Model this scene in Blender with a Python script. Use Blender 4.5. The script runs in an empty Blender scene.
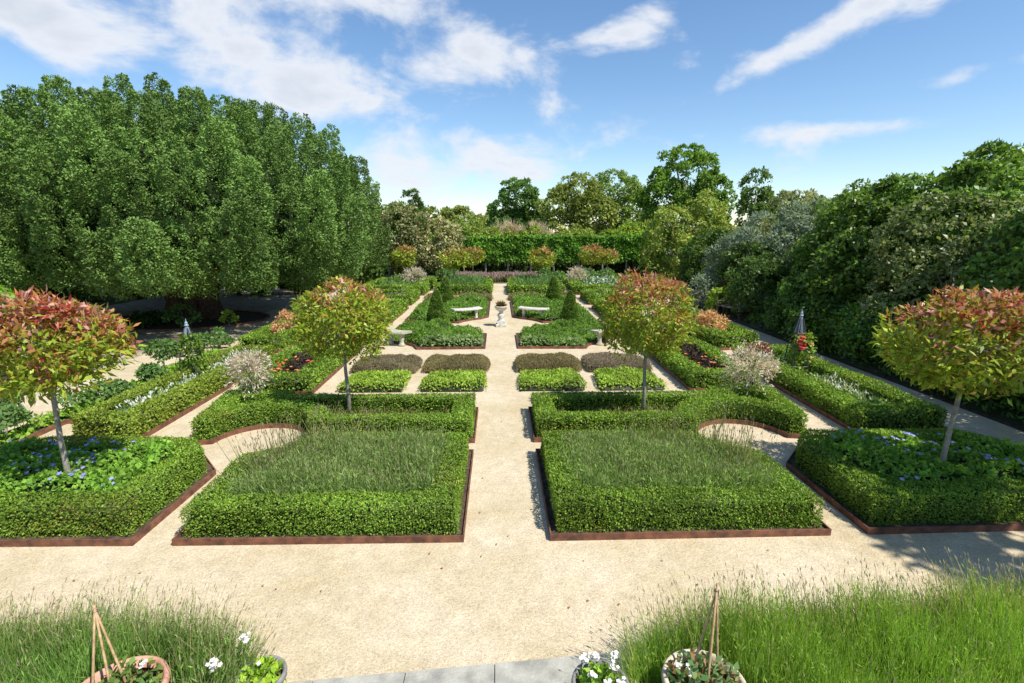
import bpy, bmesh, math, random
import numpy as np
from mathutils import Vector

sc = bpy.context.scene
COL = sc.collection
R = math.radians
AX = 0.08                       # x of the garden's central axis
rng = np.random.default_rng(7)
random.seed(7)

# ------------------------------------------------------------------ helpers: materials
def nd(nt, t, **kw):
    n = nt.nodes.new(t)
    for k, v in kw.items():
        setattr(n, k, v)
    return n

def new_mat(name):
    m = bpy.data.materials.new(name); m.use_nodes = True
    nt = m.node_tree; nt.nodes.clear()
    out = nd(nt, 'ShaderNodeOutputMaterial')
    return m, nt, out

def leaf_mat(name, rough=.5, trans=.3, spec=.35, tint=(1.25, 1.3, .7)):
    m, nt, out = new_mat(name)
    at = nd(nt, 'ShaderNodeAttribute', attribute_name='col')
    p = nd(nt, 'ShaderNodeBsdfPrincipled')
    p.inputs['Roughness'].default_value = rough
    p.inputs['Specular IOR Level'].default_value = spec
    nt.links.new(at.outputs['Color'], p.inputs['Base Color'])
    if trans > 0:
        mul = nd(nt, 'ShaderNodeMix', data_type='RGBA', blend_type='MULTIPLY')
        mul.inputs[0].default_value = 1
        nt.links.new(at.outputs['Color'], mul.inputs[6])
        mul.inputs[7].default_value = (*tint, 1)
        tr = nd(nt, 'ShaderNodeBsdfTranslucent')
        nt.links.new(mul.outputs[2], tr.inputs['Color'])
        mx = nd(nt, 'ShaderNodeMixShader'); mx.inputs[0].default_value = trans
        nt.links.new(p.outputs[0], mx.inputs[1]); nt.links.new(tr.outputs[0], mx.inputs[2])
        nt.links.new(mx.outputs[0], out.inputs[0])
    else:
        nt.links.new(p.outputs[0], out.inputs[0])
    return m

def noise_mat(name, c1, c2, scale=8, rough=.8, bump=.3, bscale=None, c3=None, dist=.02, detail=6):
    m, nt, out = new_mat(name)
    tc = nd(nt, 'ShaderNodeTexCoord')
    n1 = nd(nt, 'ShaderNodeTexNoise'); n1.inputs['Scale'].default_value = scale; n1.inputs['Detail'].default_value = detail
    nt.links.new(tc.outputs['Object'], n1.inputs['Vector'])
    cr = nd(nt, 'ShaderNodeValToRGB')
    cr.color_ramp.elements[0].position = .3; cr.color_ramp.elements[0].color = (*c1, 1)
    cr.color_ramp.elements[1].position = .7; cr.color_ramp.elements[1].color = (*c2, 1)
    if c3:
        e = cr.color_ramp.elements.new(.5); e.color = (*c3, 1)
    nt.links.new(n1.outputs['Fac'], cr.inputs[0])
    p = nd(nt, 'ShaderNodeBsdfPrincipled'); p.inputs['Roughness'].default_value = rough; p.inputs['Specular IOR Level'].default_value = .5 if rough < .9 else .12
    nt.links.new(cr.outputs[0], p.inputs['Base Color'])
    n2 = nd(nt, 'ShaderNodeTexNoise'); n2.inputs['Scale'].default_value = bscale or scale * 6; n2.inputs['Detail'].default_value = 5
    nt.links.new(tc.outputs['Object'], n2.inputs['Vector'])
    b = nd(nt, 'ShaderNodeBump'); b.inputs['Strength'].default_value = bump; b.inputs['Distance'].default_value = dist
    nt.links.new(n2.outputs['Fac'], b.inputs['Height']); nt.links.new(b.outputs[0], p.inputs['Normal'])
    nt.links.new(p.outputs[0], out.inputs[0])
    return m

def gravel_mat():
    m, nt, out = new_mat('honey_gravel')
    tc = nd(nt, 'ShaderNodeTexCoord')
    v = nd(nt, 'ShaderNodeTexVoronoi'); v.inputs['Scale'].default_value = 85
    v2 = nd(nt, 'ShaderNodeTexVoronoi'); v2.inputs['Scale'].default_value = 27
    big = nd(nt, 'ShaderNodeTexNoise'); big.inputs['Scale'].default_value = .8; big.inputs['Detail'].default_value = 6; big.inputs['Roughness'].default_value = .65
    mid = nd(nt, 'ShaderNodeTexNoise'); mid.inputs['Scale'].default_value = 6; mid.inputs['Detail'].default_value = 4
    for n in (v, v2, big, mid):
        nt.links.new(tc.outputs['Object'], n.inputs['Vector'])
    sep = nd(nt, 'ShaderNodeSeparateColor'); nt.links.new(v.outputs['Color'], sep.inputs[0])
    cr = nd(nt, 'ShaderNodeValToRGB')
    els = cr.color_ramp.elements
    els[0].position = 0; els[0].color = (.40, .33, .225, 1)
    els[1].position = 1; els[1].color = (.63, .56, .43, 1)
    for pos, c in ((.15, (.48, .405, .28)), (.5, (.54, .465, .335)), (.85, (.59, .51, .37))):
        e = els.new(pos); e.color = (*c, 1)
    nt.links.new(sep.outputs[0], cr.inputs[0])
    # damp / mossy drifts
    r2 = nd(nt, 'ShaderNodeValToRGB'); r2.color_ramp.elements[0].position = .38; r2.color_ramp.elements[1].position = .72
    r2.color_ramp.elements[0].color = (1.06, 1.04, 1.02, 1); r2.color_ramp.elements[1].color = (.84, .79, .64, 1)
    nt.links.new(big.outputs['Fac'], r2.inputs[0])
    mu = nd(nt, 'ShaderNodeMix', data_type='RGBA', blend_type='MULTIPLY'); mu.inputs[0].default_value = 1
    nt.links.new(cr.outputs[0], mu.inputs[6]); nt.links.new(r2.outputs[0], mu.inputs[7])
    r3 = nd(nt, 'ShaderNodeMapRange'); r3.inputs[1].default_value = .3; r3.inputs[2].default_value = .7; r3.inputs[3].default_value = .9; r3.inputs[4].default_value = 1.08
    nt.links.new(mid.outputs['Fac'], r3.inputs[0])
    mu2 = nd(nt, 'ShaderNodeMix', data_type='RGBA', blend_type='MULTIPLY'); mu2.inputs[0].default_value = 1
    nt.links.new(mu.outputs[2], mu2.inputs[6]); nt.links.new(r3.outputs[0], mu2.inputs[7])
    p = nd(nt, 'ShaderNodeBsdfPrincipled'); p.inputs['Roughness'].default_value = .9; p.inputs['Specular IOR Level'].default_value = .2
    nt.links.new(mu2.outputs[2], p.inputs['Base Color'])
    ad = nd(nt, 'ShaderNodeMath', operation='ADD')
    nt.links.new(v.outputs['Distance'], ad.inputs[0]); nt.links.new(v2.outputs['Distance'], ad.inputs[1])
    b = nd(nt, 'ShaderNodeBump'); b.invert = True; b.inputs['Strength'].default_value = .5; b.inputs['Distance'].default_value = .008
    nt.links.new(ad.outputs[0], b.inputs['Height']); nt.links.new(b.outputs[0], p.inputs['Normal'])
    nt.links.new(p.outputs[0], out.inputs[0])
    return m

M = dict(
    leaf=leaf_mat('leaf', .55, .36, .22),
    box=leaf_mat('box_leaf', .5, .3, .22),
    gloss=leaf_mat('glossy_leaf', .4, .34, .3),
    needle=leaf_mat('yew_needle', .6, .06, .15),
    soft=leaf_mat('soft_leaf', .65, .4, .15),
    petal=leaf_mat('petal', .7, .3, .2, (1.1, 1.0, 1.0)),
    gravel=gravel_mat(),
    soil=noise_mat('soil', (.05, .035, .024), (.13, .095, .065), 9, .95, .9, 30),
    litter=noise_mat('leaf_litter', (.20, .16, .11), (.46, .39, .29), 3, .95, .6, 40),
    turf=noise_mat('turf', (.035, .06, .015), (.07, .10, .03), 3, .95, .6, 30),
    corten=noise_mat('rusted_steel', (.07, .030, .02), (.25, .10, .052), 9, .75, .25, 60),
    bark=noise_mat('grey_bark', (.16, .14, .11), (.34, .31, .26), 22, .85, .5, 50),
    darkbark=noise_mat('red_brown_bark', (.05, .03, .02), (.16, .10, .07), 10, .9, .8, 30),
    stone=noise_mat('pale_stone', (.38, .36, .30), (.70, .67, .60), 9, .8, .25, 50),
    lichen=noise_mat('lichened_stone', (.30, .29, .20), (.52, .49, .38), 14, .9, .3, 50),
    slab=noise_mat('grey_slab', (.24, .235, .20), (.44, .425, .36), 7, .8, .35, 40, (.36, .345, .29)),
    terracotta=noise_mat('terracotta', (.42, .20, .13), (.62, .36, .26), 7, .85, .2, 60, (.55, .29, .20)),
    cream=noise_mat('cream_terracotta', (.46, .37, .25), (.62, .54, .40), 7, .85, .2, 60),
    greypot=noise_mat('weathered_grey_pot', (.13, .13, .125), (.30, .29, .27), 12, .85, .3, 60),
    cane=noise_mat('bamboo_cane', (.28, .17, .08), (.50, .35, .18), 20, .6, .2, 60),
    iron=noise_mat('dark_iron', (.02, .022, .026), (.06, .065, .075), 12, .5, .1, 60),
    lead=noise_mat('blue_grey_paint', (.16, .20, .26), (.30, .35, .42), 12, .5, .1, 60),
    wood=noise_mat('weathered_wood', (.06, .045, .035), (.16, .125, .095), 18, .85, .4, 60),
    white=noise_mat('white_paint', (.70, .70, .70), (.82, .82, .82), 6, .6, .05),
)

# ------------------------------------------------------------------ helpers: objects
def link(o, parent=None):
    COL.objects.link(o)
    if parent is not None:
        o.parent = parent
    return o

def tag(o, label=None, cat=None, group=None, kind=None):
    if label: o['label'] = label
    if cat: o['category'] = cat
    if group: o['group'] = group
    if kind: o['kind'] = kind
    return o

def empty(name, loc, label, cat, group=None, kind=None, rz=0):
    o = bpy.data.objects.new(name, None)
    o.empty_display_size = .2
    o.location = loc; o.rotation_euler[2] = rz
    link(o)
    return tag(o, label, cat, group, kind)

def copy_tree(o, parent=None):
    c = o.copy(); COL.objects.link(c); c.parent = parent
    for ch in list(o.children):
        copy_tree(ch, c)
    return c

def np_mesh(name, V, F, C, mat, parent=None, smooth=False, loc=None):
    """V (n,3), F (m,4) or (m,3), C (m,3) face colours or None"""
    me = bpy.data.meshes.new(name)
    V = np.ascontiguousarray(V, np.float32); F = np.ascontiguousarray(F, np.int32)
    k = F.shape[1]
    me.vertices.add(len(V)); me.vertices.foreach_set('co', V.ravel())
    me.loops.add(F.size); me.loops.foreach_set('vertex_index', F.ravel())
    me.polygons.add(len(F)); me.polygons.foreach_set('loop_start', np.arange(0, F.size, k, dtype=np.int32))
    if smooth:
        me.polygons.foreach_set('use_smooth', np.ones(len(F), bool))
    me.update(calc_edges=True)
    if C is not None:
        a = me.attributes.new('col', 'FLOAT_COLOR', 'FACE')
        cc = np.ones((len(F), 4), np.float32); cc[:, :3] = C
        a.data.foreach_set('color', cc.ravel())
    me.materials.append(mat)
    o = bpy.data.objects.new(name, me)
    if loc is not None: o.location = loc
    return link(o, parent)

class Geo:
    """collects quads with face colours"""
    def __init__(s): s.V = []; s.F = []; s.C = []; s.n = 0
    def add(s, V, F, C):
        V = np.asarray(V, float).reshape(-1, 3); F = np.asarray(F, int)
        C = np.asarray(C, float)
        if C.ndim == 1: C = np.tile(C, (len(F), 1))
        s.V.append(V); s.F.append(F + s.n); s.C.append(C); s.n += len(V)
        return s
    def build(s, name, mat, parent=None, smooth=False, loc=None):
        V = np.vstack(s.V)
        if loc is not None: V = V - np.array(loc)
        return np_mesh(name, V, np.vstack(s.F), np.vstack(s.C), mat, parent, smooth, loc)

def unit(v):
    return v / np.maximum(np.linalg.norm(v, axis=-1, keepdims=True), 1e-9)

def rdir(n):
    return unit(rng.normal(size=(n, 3)))

def _h(ix, iy, iz, seed):
    h = (ix.astype(np.uint32) * np.uint32(374761393) + iy.astype(np.uint32) * np.uint32(668265263)
         + iz.astype(np.uint32) * np.uint32(2147483647) + np.uint32(seed * 974711 & 0xffffffff))
    h = (h ^ (h >> np.uint32(13))) * np.uint32(1274126177)
    h = h ^ (h >> np.uint32(16))
    return (h & np.uint32(0xffff)).astype(float) / 65535.

def vnoise(p, freq, seed=1):
    q = np.asarray(p) * freq + 1000.
    i = np.floor(q).astype(np.int64); f = q - i; f = f * f * (3 - 2 * f)
    r = 0
    for dx in (0, 1):
        for dy in (0, 1):
            for dz in (0, 1):
                w = (f[:, 0] if dx else 1 - f[:, 0]) * (f[:, 1] if dy else 1 - f[:, 1]) * (f[:, 2] if dz else 1 - f[:, 2])
                r = r + w * _h(i[:, 0] + dx, i[:, 1] + dy, i[:, 2] + dz, seed)
    return r

def leaf_quads(g, pos, axis, nrm, L, W, C, fold=.2):
    n = len(pos)
    L = np.broadcast_to(np.asarray(L, float), (n,))[:, None]; W = np.broadcast_to(np.asarray(W, float), (n,))[:, None]
    side = unit(np.cross(axis, nrm)); nn = unit(np.cross(side, axis))
    mid = pos + axis * L * .48
    V = np.stack([pos, mid + side * W * .5 + nn * W * fold, pos + axis * L, mid - side * W * .5 + nn * W * fold], 1)
    g.add(V.reshape(-1, 3), np.arange(4 * n).reshape(n, 4), C)

def blades(g, pos, d, L, W, C, bend=.25, bdir=None, C2=None):
    """thin two-piece stems; returns tips"""
    n = len(pos)
    L = np.broadcast_to(np.asarray(L, float), (n,))[:, None]; W = np.broadcast_to(np.asarray(W, float), (n,))[:, None]
    sd = unit(np.cross(d, unit(rng.normal(size=(n, 3)) * [1, .5, .1])))
    b = rdir(n) * [1, 1, 0] if bdir is None else bdir
    p1 = pos + d * L * .5; p2 = pos + d * L + b * L * bend - np.array([0, 0, 1]) * L * bend * .3
    V = np.stack([pos - sd * W * .5, pos + sd * W * .5, p1 + sd * W * .45, p1 - sd * W * .45, p2 + sd * W * .15, p2 - sd * W * .15], 1)
    k = np.arange(n)[:, None] * 6
    F = np.concatenate([k + [0, 1, 2, 3], k + [3, 2, 4, 5]], 0)
    C = np.asarray(C, float)
    if C.ndim == 1: C = np.tile(C, (n, 1))
    g.add(V.reshape(-1, 3), F, np.vstack([C, C if C2 is None else C2]))
    return p2, unit(p2 - p1)

GAIN = np.array([2.0, 1.8, 1.5])
def pal(n, *cols, jit=.22, pos=None, freq=1.5, amp=.25):
    """cols: (weight, (r,g,b)) choices, mixed and jittered per leaf"""
    w = np.array([c[0] for c in cols], float); w /= w.sum()
    cs = np.array([c[1] for c in cols])
    k = rng.choice(len(cs), size=n, p=w); k2 = rng.choice(len(cs), size=n, p=w)
    t = rng.random((n, 1)) * .5
    c = cs[k] * (1 - t) + cs[k2] * t
    c = c * (1 + (rng.random((n, 1)) - .5) * 2 * jit)
    if pos is not None:
        c = c * (1 + (vnoise(pos, freq, 5)[:, None] - .5) * 2 * amp)
    return np.minimum(c * GAIN, .84)

# ------------------------------------------------------------------ helpers: plan geometry
def area2(p):
    p = np.asarray(p); x, y = p[:, 0], p[:, 1]
    return np.sum(x * np.roll(y, -1) - np.roll(x, -1) * y)

def side(pts, s):
    """points given for the right half (x from the axis) -> world, counter-clockwise"""
    p = [(AX + s * x, y) for x, y in pts]
    if area2(p) < 0: p.reverse()
    return p

def arc(cx, cy, r, a0, a1, n=10):
    return [(cx + r * math.cos(R(a0 + (a1 - a0) * i / n)), cy + r * math.sin(R(a0 + (a1 - a0) * i / n))) for i in range(n + 1)]

def offset(p, d, closed=True):
    p = np.asarray(p, float); n = len(p); out = []
    for i in range(n):
        if closed or 0 < i < n - 1:
            a, b, c = p[i - 1], p[i], p[(i + 1) % n]
            e1 = (b - a) / np.linalg.norm(b - a); e2 = (c - b) / np.linalg.norm(c - b)
        elif i == 0:
            e1 = e2 = (p[1] - p[0]) / np.linalg.norm(p[1] - p[0])
        else:
            e1 = e2 = (p[-1] - p[-2]) / np.linalg.norm(p[-1] - p[-2])
        n1 = np.array([-e1[1], e1[0]]); n2 = np.array([-e2[1], e2[0]])
        m = n1 + n2; m /= max(np.linalg.norm(m), 1e-6)
        out.append(p[i] + m * d / max(np.dot(m, n1), .45))
    return np.array(out)

def inside(P, poly):
    x, y = P[:, 0], P[:, 1]; r = np.zeros(len(P), bool)
    q = np.asarray(poly); j = len(q) - 1
    for i in range(len(q)):
        xi, yi, xj, yj = q[i, 0], q[i, 1], q[j, 0], q[j, 1]
        with np.errstate(divide='ignore', invalid='ignore'):
            c = ((yi > y) != (yj > y)) & (x < (xj - xi) * (y - yi) / (yj - yi + 1e-12) + xi)
        r ^= c; j = i
    return r

def edge_dist(P, poly):
    q = np.asarray(poly); d = np.full(len(P), 1e9)
    for i in range(len(q)):
        a = q[i]; b = q[(i + 1) % len(q)]; ab = b - a
        t = np.clip(((P[:, :2] - a) @ ab) / (ab @ ab), 0, 1)
        d = np.minimum(d, np.linalg.norm(P[:, :2] - a - t[:, None] * ab, axis=1))
    return d

def fill(poly, n):
    q = np.asarray(poly); lo, hi = q.min(0), q.max(0); out = []; k = 0
    while k < n:
        P = lo + rng.random((n * 2, 2)) * (hi - lo); P = P[inside(P, q)]
        out.append(P); k += len(P)
    return np.vstack(out)[:n]

def sheet(name, poly, z, mat, label=None, kind='structure', parent=None):
    bm = bmesh.new()
    f = bm.faces.new([bm.verts.new((x, y, z)) for x, y in poly])
    f.normal_update()
    if f.normal.z < 0: f.normal_flip()
    bmesh.ops.triangulate(bm, faces=[f])
    me = bpy.data.meshes.new(name); bm.to_mesh(me); bm.free(); me.materials.append(mat)
    o = link(bpy.data.objects.new(name, me), parent)
    if parent is None: tag(o, kind=kind)
    return o

def bm_obj(name, bm, mat, parent=None, smooth=False, loc=None):
    bmesh.ops.recalc_face_normals(bm, faces=bm.faces)
    me = bpy.data.meshes.new(name); bm.to_mesh(me); bm.free(); me.materials.append(mat)
    if smooth:
        for p in me.polygons: p.use_smooth = True
    o = bpy.data.objects.new(name, me)
    if loc: o.location = loc
    return link(o, parent)

def ribbon(bm, poly, d0, d1, z0, z1, closed=True):
    A = offset(poly, d0, closed); B = offset(poly, d1, closed); n = len(A)
    def vs(P, z): return [bm.verts.new((x, y, z)) for x, y in P]
    a0, a1, b0, b1 = vs(A, z0), vs(A, z1), vs(B, z0), vs(B, z1)
    for i in range(n if closed else n - 1):
        j = (i + 1) % n
        for q in ((a0[i], a0[j], a1[j], a1[i]), (a1[i], a1[j], b1[j], b1[i]), (b1[i], b1[j], b0[j], b0[i])):
            bm.faces.new(q)
    if not closed:
        bm.faces.new((a0[0], a1[0], b1[0], b0[0])); bm.faces.new((a0[-1], a1[-1], b1[-1], b0[-1]))

def box(bm, c, s, rz=0, bev=0):
    r = bmesh.ops.create_cube(bm, size=1)
    vs = r['verts']
    bmesh.ops.scale(bm, vec=s, verts=vs)
    if bev:
        es = list({e for v in vs for e in v.link_edges})
        g = bmesh.ops.bevel(bm, geom=es, offset=bev, segments=2, affect='EDGES', profile=.5)
        vs = list({v for f in g['faces'] for v in f.verts} | {v for v in vs if v.is_valid})
    if rz: bmesh.ops.rotate(bm, cent=(0, 0, 0), matrix=__import__('mathutils').Matrix.Rotation(rz, 3, 'Z'), verts=vs)
    bmesh.ops.translate(bm, vec=c, verts=vs)

def lathe(bm, prof, n=24, c=(0, 0, 0), wob=0):
    rings = []
    for r, z in prof:
        rings.append([bm.verts.new((c[0] + r * math.cos(2 * math.pi * i / n), c[1] + r * math.sin(2 * math.pi * i / n), c[2] + z)) for i in range(n)])
    for a, b in zip(rings, rings[1:]):
        for i in range(n):
            bm.faces.new((a[i], a[(i + 1) % n], b[(i + 1) % n], b[i]))
    bm.faces.new(rings[0][::-1]); bm.faces.new(rings[-1])

def tube(bm, pts, rad, n=7):
    pts = [Vector(p) for p in pts]; rings = []
    for i, p in enumerate(pts):
        d = (pts[min(i + 1, len(pts) - 1)] - pts[max(i - 1, 0)]).normalized()
        u = d.cross(Vector((.3, 1, .2))).normalized(); w = d.cross(u)
        r = rad[i] if isinstance(rad, (list, tuple)) else rad
        rings.append([bm.verts.new(p + (u * math.cos(2 * math.pi * k / n) + w * math.sin(2 * math.pi * k / n)) * r) for k in range(n)])
    for a, b in zip(rings, rings[1:]):
        for k in range(n):
            bm.faces.new((a[k], a[(k + 1) % n], b[(k + 1) % n], b[k]))
    bm.faces.new(rings[0][::-1]); bm.faces.new(rings[-1])

# ------------------------------------------------------------------ hedges, pads and patches
BOXC = [(5, (.092, .173, .024)), (3, (.135, .227, .033)), (2, (.056, .116, .018)), (1, (.18, .26, .048)), (.25, (.12, .10, .045))]

def hedge(name, label, poly, w, h, L, inset=.06, closed=True, cols=BOXC, group=None, cover=1.7, amp=.035, mat='box', cat='hedge', flat=.06, fq=6):
    """a clipped hedge along a bed outline (ring) or along an open polyline"""
    A = offset(poly, inset, closed); B = offset(poly, inset + w, closed)
    n = len(A); m = n if closed else n - 1
    g = Geo()
    # twiggy core
    cc = (.03, .045, .012); e = min(.05, w * .2)
    A2 = offset(poly, inset + e, closed); B2 = offset(poly, inset + w - e, closed)
    zz = h - e
    sub = []
    for P in (A2, B2):
        sub.append(np.c_[P, np.full(n, .02)]); sub.append(np.c_[P, np.full(n, zz)])
    V = np.vstack(sub); F = []
    for i in range(m):
        j = (i + 1) % n
        F += [(i, j, n + j, n + i), (n + i, n + j, 3 * n + j, 3 * n + i), (2 * n + i, 2 * n + j, 3 * n + j, 3 * n + i)]
    if not closed:
        F += [(0, n, 3 * n, 2 * n), (n - 1, 2 * n - 1, 4 * n - 1, 3 * n - 1)]
    g.add(V, F, cc)
    W = L * .62
    Acl = np.roll(A, -1, 0)[:m]; Bcl = np.roll(B, -1, 0)[:m]; A0 = A[:m]; B0 = B[:m]
    per = 2 * h + w
    ln = (np.linalg.norm(Acl - A0, axis=1) + np.linalg.norm(Bcl - B0, axis=1)) / 2
    N = int(ln.sum() * per * cover / (.5 * L * W))
    e_i = rng.choice(m, size=N, p=ln / ln.sum()); t = rng.random((N, 1))
    pa = A0[e_i] * (1 - t) + Acl[e_i] * t; pb = B0[e_i] * (1 - t) + Bcl[e_i] * t
    s = rng.random(N) * per
    u = np.clip((s - h) / w, 0, 1); z = np.where(s < h, s, np.where(s > h + w, per - s, h))
    nu = np.where(s < h, -1., np.where(s > h + w, 1., 0.)); nz = (nu == 0).astype(float)
    # rounded shoulders
    du = np.minimum(u, 1 - u) * w
    rc = flat
    k = np.clip(1 - du / rc, 0, 1); z = np.where(nz > 0, h - rc * (1 - np.sqrt(np.maximum(1 - k * k, 0))), z)
    xy = pa * (1 - u[:, None]) + pb * u[:, None]
    cr = unit(np.c_[pb - pa, np.zeros(N)])
    nrm = unit(cr * (nu + (k * nz) * np.where(u < .5, -1, 1))[:, None] + np.c_[np.zeros((N, 2)), nz + .15])
    P = np.c_[xy, z]
    if not closed:
        for (a, b, s_) in ((A[0], B[0], -1), (A[-1], B[-1], 1)):
            nn = int(h * w * cover / (.5 * L * W)); t2 = rng.random((nn, 1))
            q = np.c_[a * (1 - t2) + b * t2, rng.random(nn) * h]
            dv = (A[1] - A[0]) if s_ < 0 else (A[-1] - A[-2])
            dv = np.array([*(dv / np.linalg.norm(dv) * s_), .1])
            P = np.vstack([P, q]); nrm = np.vstack([nrm, np.tile(dv, (nn, 1))])
    N = len(P)
    d = vnoise(P, fq, 3) * .6 + vnoise(P, fq * 2.3, 4) * .4 - .5
    P = P + nrm * (d * 2 * amp + (rng.random(N) - .6) * L * .7)[:, None]
    # long sag and swell of the clipping
    P[:, 2] *= 1 + (vnoise(P * [1, 1, 0], .9, 8) - .5) * .13
    sp = rng.random(N) < .03; P[sp] += nrm[sp] * (rng.random(sp.sum()) * L * 1.1)[:, None]
    thin = vnoise(P, 1.3, 15) < .27; C_thin = thin & (rng.random(N) < .35)
    P[:, 2] = np.maximum(P[:, 2], .03)
    ax = unit(nrm * .5 + rdir(N) * .8 + [0, 0, .25]); nn_ = unit(nrm + rdir(N) * .6)
    C = pal(N, *cols, pos=P, freq=2.2, amp=.26)
    C[C_thin] = C[C_thin] * [1.15, .8, .9]
    leaf_quads(g, P, ax, nn_, L * (.55 + .85 * rng.random(N)), W * (.6 + .7 * rng.random(N)), C)
    c = np.mean(np.asarray(poly), 0)
    return tag(g.build(name, M[mat], loc=(c[0], c[1], 0)), label, cat, group)

def pad_points(poly, h, N, rnd, bump, freq):
    P = fill(poly, N); d = edge_dist(P, poly)
    k = np.clip(1 - d / rnd, 0, 1)
    def H(Q, kk):
        n = vnoise(np.c_[Q, np.zeros(len(Q))], freq, 11) - .5
        n2 = vnoise(np.c_[Q, np.zeros(len(Q))], freq * 2.7, 12) - .5
        return h * np.sqrt(np.maximum(1 - kk * kk, .02)) + bump * (n * 1.3 + n2 * .7) * 2 * (1 - kk * .6)
    z = H(P, k); ee = .03
    zx = H(P + [ee, 0], k) - z; zy = H(P + [0, ee], k) - z
    # outward slope near the edge
    de = np.stack([edge_dist(P + [ee, 0], poly) - d, edge_dist(P + [0, ee], poly) - d], 1) / ee
    nrm = unit(np.c_[-zx / ee - de[:, 0] * k * 1.6, -zy / ee - de[:, 1] * k * 1.6, np.ones(N)])
    return np.c_[P, np.maximum(z, .03)], nrm, k

def pad_core(g, poly, h, rnd, bump, freq, col, st=.1, drop=.05):
    q = np.asarray(poly); lo, hi = q.min(0), q.max(0)
    xs = np.arange(lo[0], hi[0], st); ys = np.arange(lo[1], hi[1], st)
    X, Y = np.meshgrid(xs, ys, indexing='ij'); P = np.c_[X.ravel(), Y.ravel()]
    ins = inside(P, q); d = edge_dist(P, q); k = np.clip(1 - d / rnd, 0, 1)
    n = vnoise(np.c_[P, np.zeros(len(P))], freq, 11) - .5; n2 = vnoise(np.c_[P, np.zeros(len(P))], freq * 2.7, 12) - .5
    z = h * np.sqrt(np.maximum(1 - k * k, .02)) + bump * (n * 1.3 + n2 * .7) * 2 * (1 - k * .6) - drop
    V = np.c_[P, np.maximum(z, .02)]; ny = len(ys); F = []
    I = ins.reshape(len(xs), ny)
    for i in range(len(xs) - 1):
        for j in range(ny - 1):
            if I[i, j] and I[i + 1, j] and I[i, j + 1] and I[i + 1, j + 1]:
                a = i * ny + j; F.append((a, a + ny, a + ny + 1, a + 1))
    if F: g.add(V, F, col)

def pad(name, label, cat, poly, h, L, cols, cover=1.6, rnd=.15, bump=.03, freq=4, mat='leaf', group=None, kind=None,
        core=(.03, .04, .012), up=.3, wr=.6, parent=None, spread=.75, rise=.4):
    g = Geo()
    pad_core(g, poly, h, rnd, bump, freq, core, st=max(.07, L), drop=L * .8 + .01)
    ar = abs(area2(poly)) / 2; N = int((ar + rnd * 2) * cover / (.5 * L * L * wr))
    P, nrm, k = pad_points(poly, h, N, rnd, bump, freq)
    P += nrm * ((rng.random(N) - .7) * L * .8)[:, None]; P[:, 2] = np.maximum(P[:, 2], .02)
    # skirts
    ax = unit(nrm * rise + rdir(N) * .9 + [0, 0, up]); nn = unit(nrm + rdir(N) * spread)
    leaf_quads(g, P, ax, nn, L * (.65 + .7 * rng.random(N)), L * wr * (.7 + .6 * rng.random(N)), pal(N, *cols, pos=P, freq=2.5, amp=.25))
    c = np.mean(np.asarray(poly), 0)
    if parent is not None:
        return g.build(name, M[mat], parent)
    return tag(g.build(name, M[mat], loc=(c[0], c[1], 0)), label, cat, group, kind)

def flowers(g, P, size, cols, petals=5, up=.8):
    n = len(P); nr = unit(rdir(n) * (1 - up) + [0, -.25, 1.])
    t1 = unit(np.cross(nr, rdir(n))); t2 = np.cross(nr, t1)
    C = pal(n, *cols, jit=.12)
    sz = size * (.75 + .5 * rng.random(n))
    for k in range(petals):
        a = 2 * math.pi * k / petals
        ax = unit(t1 * math.cos(a) + t2 * math.sin(a) + nr * .15)
        leaf_quads(g, P, ax, nr, sz * .55, sz * .5, C, .05)

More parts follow.
